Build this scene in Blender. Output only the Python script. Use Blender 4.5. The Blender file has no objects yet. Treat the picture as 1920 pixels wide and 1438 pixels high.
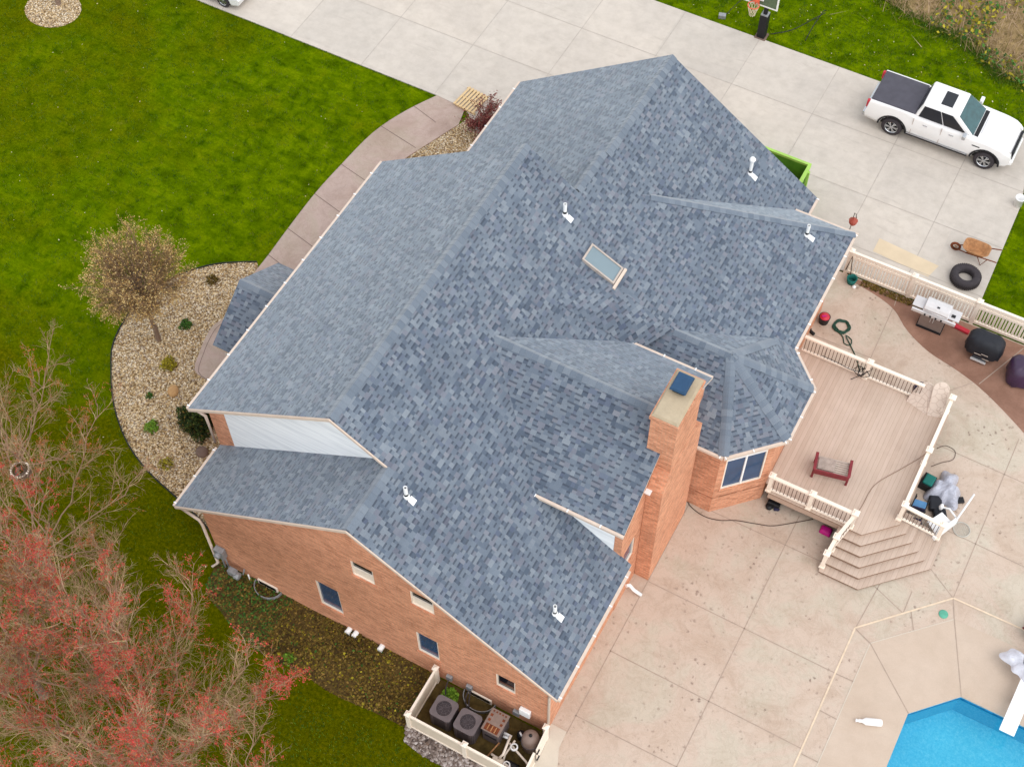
import bpy, bmesh, math, random
from mathutils import Vector, Matrix
from mathutils.geometry import tessellate_polygon
PI = math.pi
random.seed(7)
S = bpy.context.scene
COL = S.collection

# ------------------------------------------------------------------ camera
CAM_POS = (13.2140, -23.4789, 41.5206)
def make_camera():
    f_px, pitch, yaw, roll = 2642.63, math.radians(57.02523639), math.radians(119.37220962), math.radians(-0.89040079)
    cp, sp = math.cos(pitch), math.sin(pitch)
    fw = Vector((math.cos(yaw)*cp, math.sin(yaw)*cp, -sp))
    rt = Vector((math.sin(yaw), -math.cos(yaw), 0))
    up = rt.cross(fw)
    c, s = math.cos(roll), math.sin(roll)
    r2 = c*rt + s*up
    u2 = -s*rt + c*up
    cd = bpy.data.cameras.new('camera')
    cd.sensor_fit = 'HORIZONTAL'; cd.sensor_width = 36.0
    cd.lens = f_px/1920*36.0
    cd.clip_start = 0.5; cd.clip_end = 3000
    o = bpy.data.objects.new('camera', cd); COL.objects.link(o)
    m = Matrix((( r2.x, u2.x, -fw.x, CAM_POS[0]), (r2.y, u2.y, -fw.y, CAM_POS[1]), (r2.z, u2.z, -fw.z, CAM_POS[2]), (0, 0, 0, 1)))
    o.matrix_world = m
    S.camera = o
make_camera()

# ------------------------------------------------------------------ light: bright overcast
SUN_EL, SUN_AZ = math.radians(60), math.radians(-25)     # azimuth measured from +X towards +Y
w = bpy.data.worlds.new('World'); S.world = w; w.use_nodes = True
nt = w.node_tree; nt.nodes.clear()
sky = nt.nodes.new('ShaderNodeTexSky'); sky.sky_type = 'NISHITA'; sky.sun_disc = False
sky.sun_elevation = SUN_EL; sky.sun_rotation = PI/2 - SUN_AZ
sky.air_density = 2.0; sky.dust_density = 0.1; sky.ozone_density = 1.0
hs = nt.nodes.new('ShaderNodeHueSaturation'); hs.inputs['Saturation'].default_value = 0.18   # cloud cover: a nearly grey sky
bg = nt.nodes.new('ShaderNodeBackground'); bg.inputs['Strength'].default_value = 0.15
out = nt.nodes.new('ShaderNodeOutputWorld')
nt.links.new(sky.outputs[0], hs.inputs['Color']); nt.links.new(hs.outputs[0], bg.inputs['Color']); nt.links.new(bg.outputs[0], out.inputs['Surface'])
sd = bpy.data.lights.new('sun', 'SUN'); sd.energy = 0.6; sd.angle = math.radians(40); sd.color = (1.0, 0.93, 0.84)
so = bpy.data.objects.new('sun', sd); COL.objects.link(so)
sdir = Vector((math.cos(SUN_EL)*math.cos(SUN_AZ), math.cos(SUN_EL)*math.sin(SUN_AZ), math.sin(SUN_EL)))
so.rotation_euler = sdir.to_track_quat('Z', 'Y').to_euler()
so.location = (20, 20, 60)
S.view_settings.view_transform = 'Standard'; S.view_settings.look = 'None'
S.view_settings.exposure = 0.86; S.view_settings.gamma = 1.0
S.render.engine = 'CYCLES'

# ------------------------------------------------------------------ colours and materials
def lin(v):
    v /= 255.0
    return v/12.92 if v <= 0.04045 else ((v+0.055)/1.055)**2.4
def C(r, g, b, k=0.8):
    return (lin(r)*k, lin(g)*k, lin(b)*k, 1)
class NT:
    def __init__(s, name):
        s.m = bpy.data.materials.new(name); s.m.use_nodes = True
        s.t = s.m.node_tree; s.b = s.t.nodes['Principled BSDF']; s.o = s.t.nodes['Material Output']
    def n(s, kind, **kw):
        x = s.t.nodes.new(kind)
        for k, v in kw.items():
            if k.startswith('i_'):
                key = k[2:]
                key = int(key) if key.isdigit() else key.replace('_', ' ')
                x.inputs[key].default_value = v
            else: setattr(x, k, v)
        return x
    def l(s, a, b): s.t.links.new(a, b)
    def coord(s, kind='Object'):
        return s.n('ShaderNodeTexCoord').outputs[kind]
    def noise(s, co, scale, detail=4, rough=.55, dist=0):
        x = s.n('ShaderNodeTexNoise'); x.inputs['Scale'].default_value = scale; x.inputs['Detail'].default_value = detail
        x.inputs['Roughness'].default_value = rough; x.inputs['Distortion'].default_value = dist
        s.l(co, x.inputs['Vector']); return x
    def ramp(s, fac, stops, interp='LINEAR'):
        x = s.n('ShaderNodeValToRGB'); x.color_ramp.interpolation = interp
        e = x.color_ramp.elements
        while len(e) < len(stops): e.new(0.5)
        for i, (p, c) in enumerate(stops):
            e[i].position = p; e[i].color = c if len(c) == 4 else (*c, 1)
        s.l(fac, x.inputs[0]); return x.outputs[0]
    def mix(s, fac, a, b, mode='MIX'):
        x = s.n('ShaderNodeMix', data_type='RGBA', blend_type=mode)
        for v, i in ((fac, 0), (a, 6), (b, 7)):
            if hasattr(v, 'is_linked') or isinstance(v, bpy.types.NodeSocket): s.l(v, x.inputs[i])
            else: x.inputs[i].default_value = v
        return x.outputs[2]
    def math(s, op, a, b=None, clamp=False):
        x = s.n('ShaderNodeMath', operation=op); x.use_clamp = clamp
        for i, v in enumerate((a, b)):
            if v is None: continue
            if isinstance(v, bpy.types.NodeSocket): s.l(v, x.inputs[i])
            else: x.inputs[i].default_value = v
        return x.outputs[0]
    def maprange(s, v, a, b, c=0, d=1):
        x = s.n('ShaderNodeMapRange'); s.l(v, x.inputs[0])
        for i, q in enumerate((a, b, c, d)): x.inputs[i+1].default_value = q
        return x.outputs[0]
    def bump(s, h, strength=.3, dist=.02):
        x = s.n('ShaderNodeBump'); x.inputs['Strength'].default_value = strength; x.inputs['Distance'].default_value = dist
        s.l(h, x.inputs['Height']); s.l(x.outputs[0], s.b.inputs['Normal'])
    def fin(s, col=None, rough=.7, spec=.3, metal=0):
        if col is not None:
            if isinstance(col, bpy.types.NodeSocket): s.l(col, s.b.inputs['Base Color'])
            else: s.b.inputs['Base Color'].default_value = col
        s.b.inputs['Roughness'].default_value = rough
        s.b.inputs['Specular IOR Level'].default_value = spec
        s.b.inputs['Metallic'].default_value = metal
        return s.m
def plain(name, c, rough=.6, var=.12, scale=6, spec=.3, metal=0, bump=0):
    n = NT(name)
    co = n.coord(); nz = n.noise(co, scale, 5)
    d = (c[0]*(1-var), c[1]*(1-var), c[2]*(1-var), 1); u = (min(1, c[0]*(1+var)), min(1, c[1]*(1+var)), min(1, c[2]*(1+var)), 1)
    col = n.ramp(nz.outputs[0], [(.3, d), (.7, u)])
    if bump: n.bump(nz.outputs[0], bump)
    return n.fin(col, rough, spec, metal)

def mat_shingle():
    n = NT('slate_blue_shingles')
    uv = n.n('ShaderNodeUVMap').outputs[0]
    sp = n.n('ShaderNodeSeparateXYZ'); n.l(uv, sp.inputs[0])
    u, v = sp.outputs[0], sp.outputs[1]
    vr = n.math('DIVIDE', v, .148)
    row = n.math('FLOOR', vr); fv = n.math('FRACT', vr)
    n.b.inputs['Sheen Weight'].default_value = .9; n.b.inputs['Sheen Roughness'].default_value = .42; n.b.inputs['Sheen Tint'].default_value = (.85, .93, 1, 1)
    wob = n.math('MULTIPLY', n.math('SINE', n.math('ADD', n.math('MULTIPLY', u, 11.3), n.math('MULTIPLY', row, 5.17))), .035)
    wob2 = n.math('MULTIPLY', n.math('SINE', n.math('ADD', n.math('MULTIPLY', u, 4.9), n.math('MULTIPLY', row, 2.71))), .05)
    cu = n.math('DIVIDE', n.math('ADD', n.math('ADD', u, wob), n.math('ADD', wob2, n.math('MULTIPLY', row, .231))), .15)
    cell = n.math('FLOOR', cu)
    cx = n.n('ShaderNodeCombineXYZ'); n.l(cell, cx.inputs[0]); n.l(row, cx.inputs[1])
    wn = n.n('ShaderNodeTexWhiteNoise', noise_dimensions='2D'); n.l(cx.outputs[0], wn.inputs['Vector'])
    sc = n.n('ShaderNodeSeparateColor'); n.l(wn.outputs['Color'], sc.inputs[0])
    base = n.ramp(sc.outputs[0], [(0, C(82, 95, 113)), (.12, C(99, 111, 128)), (.25, C(111, 123, 139)), (.7, C(122, 133, 147)), (1, C(140, 149, 160))])
    tint = n.math('GREATER_THAN', sc.outputs[2], .93)
    base = n.mix(n.math('MULTIPLY', tint, .3), base, C(92, 100, 132))
    t2 = n.math('LESS_THAN', sc.outputs[2], .14)
    base = n.mix(n.math('MULTIPLY', t2, .35), base, C(140, 134, 146))
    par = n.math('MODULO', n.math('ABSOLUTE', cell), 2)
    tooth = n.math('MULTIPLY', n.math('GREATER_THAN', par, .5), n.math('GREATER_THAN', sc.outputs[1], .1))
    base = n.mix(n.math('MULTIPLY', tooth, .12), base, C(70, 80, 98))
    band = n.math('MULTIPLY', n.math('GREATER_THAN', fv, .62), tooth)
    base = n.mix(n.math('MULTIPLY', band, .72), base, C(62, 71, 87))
    ob = n.coord('Object')
    big = n.noise(ob, .9, 4); fine = n.noise(ob, 38, 3)
    base = n.mix(.55, base, n.ramp(big.outputs[0], [(.3, (.62, .62, .64, 1)), (.7, (1, 1, .99, 1))]), 'MULTIPLY')
    base = n.mix(.5, base, n.ramp(fine.outputs[0], [(.3, (.72, .72, .72, 1)), (.7, (1.1, 1.1, 1.1, 1))]), 'MULTIPLY')
    h = n.math('ADD', n.math('MULTIPLY', fv, -.7), n.math('MULTIPLY', tooth, -.4))
    n.bump(n.math('ADD', h, n.math('MULTIPLY', fine.outputs[0], .5)), .35, .012)
    return n.fin(base, .82, .35)
def mat_cap():
    n = NT('ridge_cap_shingles')
    n.b.inputs['Sheen Weight'].default_value = .6; n.b.inputs['Sheen Roughness'].default_value = .45
    g = n.n('ShaderNodeNewGeometry')
    base = n.ramp(g.outputs['Random Per Island'], [(0, C(106, 118, 133)), (.5, C(118, 129, 143)), (1, C(130, 140, 152))])
    fine = n.noise(n.coord(), 30, 3)
    base = n.mix(.45, base, n.ramp(fine.outputs[0], [(.3, (.72, .72, .74, 1)), (.7, (1, 1, 1, 1))]), 'MULTIPLY')
    n.bump(fine.outputs[0], .2, .01)
    return n.fin(base, .85, .3)
def mat_brick(name, k=1.0):
    n = NT(name)
    uv = n.n('ShaderNodeUVMap').outputs[0]
    br = n.n('ShaderNodeTexBrick'); n.l(uv, br.inputs['Vector'])
    br.inputs['Scale'].default_value = 1; br.inputs['Brick Width'].default_value = .21; br.inputs['Row Height'].default_value = .072
    br.inputs['Mortar Size'].default_value = .007; br.inputs['Bias'].default_value = -.1; br.inputs['Mortar Smooth'].default_value = .3
    br.inputs['Color1'].default_value = C(216, 152, 120, 1.1*k); br.inputs['Color2'].default_value = C(180, 118, 88, 1.1*k)
    br.inputs['Mortar'].default_value = C(212, 174, 146, .8*k)
    # occasional dark, burnt bricks
    vo = n.n('ShaderNodeTexBrick'); n.l(uv, vo.inputs['Vector'])
    vo.inputs['Scale'].default_value = 1; vo.inputs['Brick Width'].default_value = .21; vo.inputs['Row Height'].default_value = .072
    vo.inputs['Mortar Size'].default_value = 0; vo.inputs['Bias'].default_value = -.75
    vo.inputs['Color1'].default_value = (0, 0, 0, 1); vo.inputs['Color2'].default_value = (1, 1, 1, 1)
    ob = n.coord()
    big = n.noise(ob, .8, 4)
    dark = n.math('MULTIPLY', n.maprange(vo.outputs[0], .15, .6), n.maprange(n.noise(ob, 1.6, 4).outputs[0], .36, .56))
    col = n.mix(n.math('MULTIPLY', dark, .8), br.outputs[0], C(112, 86, 76, .7*k))
    col = n.mix(.6, col, n.ramp(big.outputs[0], [(.3, (.8, .8, .8, 1)), (.7, (1.08, 1.06, 1.04, 1))]), 'MULTIPLY')
    fine = n.noise(ob, 14, 4)
    col = n.mix(.7, col, n.ramp(fine.outputs[0], [(.3, (.75, .75, .75, 1)), (.7, (1.1, 1.1, 1.1, 1))]), 'MULTIPLY')
    n.bump(br.outputs[1], -.25, .008)
    return n.fin(col, .85, .25)
def mat_lawn():
    n = NT('lawn_grass')
    co = n.coord()
    sp = n.n('ShaderNodeSeparateXYZ'); n.l(co, sp.inputs[0])
    a = n.noise(co, .22, 5, .6, .4); b = n.noise(co, 1.3, 6, .62, .3); c = n.noise(co, 9, 5, .7); d = n.noise(co, 45, 3, .7)
    # stretched noise: mower passes
    mp = n.n('ShaderNodeMapping'); n.l(co, mp.inputs[0]); mp.inputs['Rotation'].default_value = (0, 0, .35); mp.inputs['Scale'].default_value = (.5, 2.4, 1)
    e = n.noise(mp.outputs[0], 2.4, 5, .6)
    green = n.ramp(b.outputs[0], [(.25, C(70, 92, 2, .78)), (.45, C(92, 118, 2, .84)), (.62, C(114, 138, 4, .86)), (.8, C(134, 152, 16, .8))])
    green = n.mix(.6, green, n.ramp(e.outputs[0], [(.3, (.55, .62, .5, 1)), (.7, (1.2, 1.15, 1.1, 1))]), 'MULTIPLY')
    m2 = n.noise(co, 2.6, 5, .65, .8)
    green = n.mix(.75, green, n.ramp(m2.outputs[0], [(.34, (.5, .62, .55, 1)), (.46, (1, 1, 1, 1)), (.7, (1.15, 1.1, 1.1, 1))]), 'MULTIPLY')
    brown = n.ramp(c.outputs[0], [(.3, C(74, 78, 2, .72)), (.55, C(100, 100, 3, .74)), (.8, C(138, 116, 14, .76))])
    # lawn dries out towards -X; vignette darkening is coloured into the grass as well
    gx = n.maprange(n.math('ADD', sp.outputs[0], n.math('MULTIPLY', sp.outputs[1], -.15)), -25, -12.5, .55, .24)
    gy = n.maprange(sp.outputs[1], -12, -4.5, .95, 0)
    dry = n.math('ADD', n.math('ADD', n.math('SUBTRACT', a.outputs[0], .5), n.math('MULTIPLY', n.math('SUBTRACT', b.outputs[0], .5), .7)), n.math('ADD', gx, gy))
    f = n.maprange(dry, .32, .78)
    col = n.mix(n.math('MULTIPLY', f, .85), green, brown)
    # bare straw-coloured spots
    spot = n.math('MULTIPLY', n.maprange(n.noise(co, .7, 6, .7).outputs[0], .66, .74), n.maprange(c.outputs[0], .42, .6))
    col = n.mix(n.math('MULTIPLY', spot, .6), col, C(176, 156, 84, .7))
    col = n.mix(.75, col, n.ramp(c.outputs[0], [(.25, (.55, .58, .5, 1)), (.75, (1.2, 1.18, 1.15, 1))]), 'MULTIPLY')
    col = n.mix(.8, col, n.ramp(d.outputs[0], [(.3, (.4, .42, .4, 1)), (.7, (1.45, 1.42, 1.4, 1))]), 'MULTIPLY')
    n.bump(n.math('ADD', c.outputs[0], d.outputs[0]), .7, .05)
    return n.fin(col, .95, 0)
def mat_concrete(name, c1, c2, stains=.25, spotc=None, patches=None):
    n = NT(name); co = n.coord()
    a = n.noise(co, .35, 5, .6, .5); b = n.noise(co, 2.2, 6, .65); d = n.noise(co, 26, 4, .7)
    col = n.ramp(a.outputs[0], [(.3, c1), (.7, c2)])
    if patches:
        sp = n.n('ShaderNodeSeparateXYZ'); n.l(co, sp.inputs[0])
        ix = n.math('FLOOR', n.math('DIVIDE', n.math('ADD', sp.outputs[0], 19.9), 3.465)); iy = n.math('FLOOR', n.math('DIVIDE', n.math('SUBTRACT', sp.outputs[1], 10.9), 3.01))
        wn = n.n('ShaderNodeTexWhiteNoise', noise_dimensions='1D'); n.l(n.math('ADD', n.math('MULTIPLY', ix, 7.31), n.math('MULTIPLY', iy, 3.17)), wn.inputs['W'])
        col = n.mix(.55, col, n.ramp(wn.outputs[0], [(0, (.88, .88, .87, 1)), (.5, (1, .99, .97, 1)), (1, (1.03, 1.0, .96, 1))]), 'MULTIPLY')
        # faint tyre marks and rust-brown drips
        mp = n.n('ShaderNodeMapping'); n.l(co, mp.inputs[0]); mp.inputs['Rotation'].default_value = (0, 0, .5); mp.inputs['Scale'].default_value = (.5, 3.5, 1)
        sk_ = n.noise(mp.outputs[0], 1.3, 6, .7, .6)
        col = n.mix(n.math('MULTIPLY', n.maprange(sk_.outputs[0], .58, .72), .35), col, C(168, 156, 146))
        dr = n.noise(co, 1.1, 7, .75, .5)
        col = n.mix(n.math('MULTIPLY', n.maprange(dr.outputs[0], .64, .76), .22), col, C(190, 164, 134))
    col = n.mix(stains, col, n.ramp(b.outputs[0], [(.3, (.70, .69, .67, 1)), (.6, (1, 1, 1, 1))]), 'MULTIPLY')
    col = n.mix(.35, col, n.ramp(d.outputs[0], [(.3, (.82, .82, .82, 1)), (.7, (1.06, 1.06, 1.06, 1))]), 'MULTIPLY')
    n.bump(d.outputs[0], .12, .01)
    return n.fin(col, .8, .25)
def mat_stamped(name, c1, c2, c3, blot, blotamt=.5):
    n = NT(name); co = n.coord()
    a = n.noise(co, .45, 5, .6, .8); b = n.noise(co, 1.6, 6, .7, 1.0); d = n.noise(co, 7, 6, .75, .6); e = n.noise(co, 30, 3)
    col = n.ramp(a.outputs[0], [(.36, c1), (.5, c2), (.62, c3)])
    veins = n.ramp(b.outputs[0], [(.44, (1, 1, 1, 1)), (.49, (.86, .84, .82, 1)), (.54, (1, 1, 1, 1))])
    col = n.mix(.6, col, veins, 'MULTIPLY')
    # dark leaf-shaped damp stains
    vo = n.n('ShaderNodeTexVoronoi', voronoi_dimensions='3D'); vo.inputs['Scale'].default_value = 4.2
    wob = n.n('ShaderNodeMix', data_type='RGBA', blend_type='ADD'); wob.inputs[0].default_value = .25
    n.l(co, wob.inputs[6]); n.l(d.outputs[1], wob.inputs[7]); n.l(wob.outputs[2], vo.inputs['Vector'])
    s1 = n.math('SUBTRACT', 1, n.maprange(vo.outputs['Distance'], .1, .24))
    cl = n.maprange(n.noise(co, .55, 4, .65).outputs[0], .44, .62)
    col = n.mix(n.math('MULTIPLY', n.math('MULTIPLY', s1, cl), blotamt), col, blot)
    st = n.maprange(d.outputs[0], .58, .7)
    col = n.mix(n.math('MULTIPLY', n.math('MULTIPLY', st, n.maprange(b.outputs[0], .4, .6)), blotamt*.6), col, blot)
    col = n.mix(.4, col, n.ramp(e.outputs[0], [(.3, (.8, .8, .8, 1)), (.7, (1.08, 1.08, 1.08, 1))]), 'MULTIPLY')
    so_ = n.noise(co, .38, 6, .68, 1.2)
    col = n.mix(.8, col, n.ramp(so_.outputs[0], [(.36, (.84, .80, .76, 1)), (.5, (.97, .96, .95, 1)), (.6, (1, 1, 1, 1))]), 'MULTIPLY')
    n.bump(n.math('ADD', d.outputs[0], n.math('MULTIPLY', b.outputs[0], 1.5)), .25, .02)
    return n.fin(col, .7, .3)
def mat_gravel(name, scale=13, stops=None):
    n = NT(name); co = n.coord()
    vo = n.n('ShaderNodeTexVoronoi'); vo.inputs['Scale'].default_value = scale; n.l(co, vo.inputs['Vector'])
    sc = n.n('ShaderNodeSeparateColor'); n.l(vo.outputs['Color'], sc.inputs[0])
    col = n.ramp(sc.outputs[0], stops)
    edge = n.ramp(vo.outputs['Distance'], [(.2, (1, 1, 1, 1)), (.75, (.32, .28, .24, 1))])
    col = n.mix(.85, col, edge, 'MULTIPLY')
    big = n.noise(co, .8, 4)
    col = n.mix(.5, col, n.ramp(big.outputs[0], [(.3, (.75, .74, .72, 1)), (.7, (1.1, 1.08, 1.05, 1))]), 'MULTIPLY')
    n.bump(n.math('MULTIPLY', vo.outputs['Distance'], -1), .9, .05)
    return n.fin(col, .85, .2)
PEB = [(0, C(126, 100, 70)), (.2, C(182, 150, 106)), (.45, C(218, 190, 146)), (.7, C(232, 210, 174)), (.88, C(240, 226, 204)), (1, C(172, 150, 134))]
GREYPEB = [(0, C(92, 80, 76)), (.3, C(128, 112, 104)), (.6, C(160, 146, 140)), (.85, C(196, 186, 182)), (1, C(116, 96, 84))]
def mat_island(name, stops, rough=.85, spec=.2, noise=0):
    n = NT(name); g = n.n('ShaderNodeNewGeometry')
    col = n.ramp(g.outputs['Random Per Island'], stops)
    return n.fin(col, rough, spec)
def mat_deck():
    n = NT('composite_decking'); co = n.coord()
    sp = n.n('ShaderNodeSeparateXYZ'); n.l(co, sp.inputs[0])
    q = n.math('DIVIDE', sp.outputs[0], .14)
    row = n.math('FLOOR', q); f = n.math('FRACT', q)
    wn = n.n('ShaderNodeTexWhiteNoise', noise_dimensions='1D'); n.l(row, wn.inputs['W'])
    col = n.ramp(wn.outputs[0], [(0, C(207, 184, 167)), (.5, C(212, 190, 173)), (1, C(216, 194, 178))])
    mp = n.n('ShaderNodeMapping'); n.l(co, mp.inputs[0]); mp.inputs['Scale'].default_value = (9, .8, 1)
    g = n.noise(mp.outputs[0], 2.5, 5)
    col = n.mix(.35, col, n.ramp(g.outputs[0], [(.3, (.82, .8, .78, 1)), (.7, (1.06, 1.05, 1.04, 1))]), 'MULTIPLY')
    gap = n.math('LESS_THAN', f, .09)
    col = n.mix(n.math('MULTIPLY', gap, .38), col, C(150, 122, 108))
    big = n.noise(co, .9, 4, .6, .6)
    col = n.mix(.4, col, n.ramp(big.outputs[0], [(.3, (.8, .78, .76, 1)), (.6, (1.02, 1.02, 1.02, 1))]), 'MULTIPLY')
    n.bump(n.math('MULTIPLY', gap, -1), .3, .01)
    return n.fin(col, .7, .3)
def mat_liner():
    n = NT('pool_liner'); co = n.coord()
    a = n.noise(co, 14, 4, .8); b = n.noise(co, .6, 3)
    col = n.ramp(a.outputs[0], [(.3, C(60, 190, 226, .88)), (.5, C(92, 206, 236, .88)), (.72, C(140, 222, 244, .88))])
    col = n.mix(.4, col, n.ramp(b.outputs[0], [(.3, (.75, .85, .9, 1)), (.7, (1.1, 1.08, 1.05, 1))]), 'MULTIPLY')
    return n.fin(col, .6, .3)
def mat_water():
    n = NT('pool_water'); co = n.coord()
    n.t.nodes.remove(n.b)
    tr = n.n('ShaderNodeBsdfTransparent'); tr.inputs[0].default_value = (.82, .97, .99, 1)
    gl = n.n('ShaderNodeBsdfGlossy'); gl.inputs['Roughness'].default_value = .03
    fr = n.n('ShaderNodeFresnel'); fr.inputs[0].default_value = 1.33
    bp = n.n('ShaderNodeBump'); bp.inputs['Strength'].default_value = .25; bp.inputs['Distance'].default_value = .03
    n.l(n.noise(co, 3.5, 4).outputs[0], bp.inputs['Height'])
    n.l(bp.outputs[0], gl.inputs['Normal']); n.l(bp.outputs[0], fr.inputs['Normal'])
    mx = n.n('ShaderNodeMixShader'); n.l(fr.outputs[0], mx.inputs[0]); n.l(tr.outputs[0], mx.inputs[1]); n.l(gl.outputs[0], mx.inputs[2])
    n.l(mx.outputs[0], n.o.inputs['Surface'])
    return n.m
def mat_siding():
    n = NT('white_siding'); uv = n.n('ShaderNodeUVMap').outputs[0]
    sp = n.n('ShaderNodeSeparateXYZ'); n.l(uv, sp.inputs[0])
    f = n.math('FRACT', n.math('DIVIDE', sp.outputs[1], .2))
    co = n.coord(); mp = n.n('ShaderNodeMapping'); n.l(co, mp.inputs[0]); mp.inputs['Rotation'].default_value = (0, .6, 0); mp.inputs['Scale'].default_value = (.4, 1, 6)
    st = n.noise(mp.outputs[0], 1.2, 5, .6)
    col = n.ramp(st.outputs[0], [(.35, C(226, 230, 235, .95)), (.55, C(246, 249, 252, .95))])
    col = n.mix(n.math('MULTIPLY', n.math('LESS_THAN', f, .07), .18), col, C(150, 156, 164))
    n.bump(f, .12, .012)
    return n.fin(col, .6, .3)
def mat_leafy(name, stops):
    return mat_island(name, stops, .8, .2)

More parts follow.
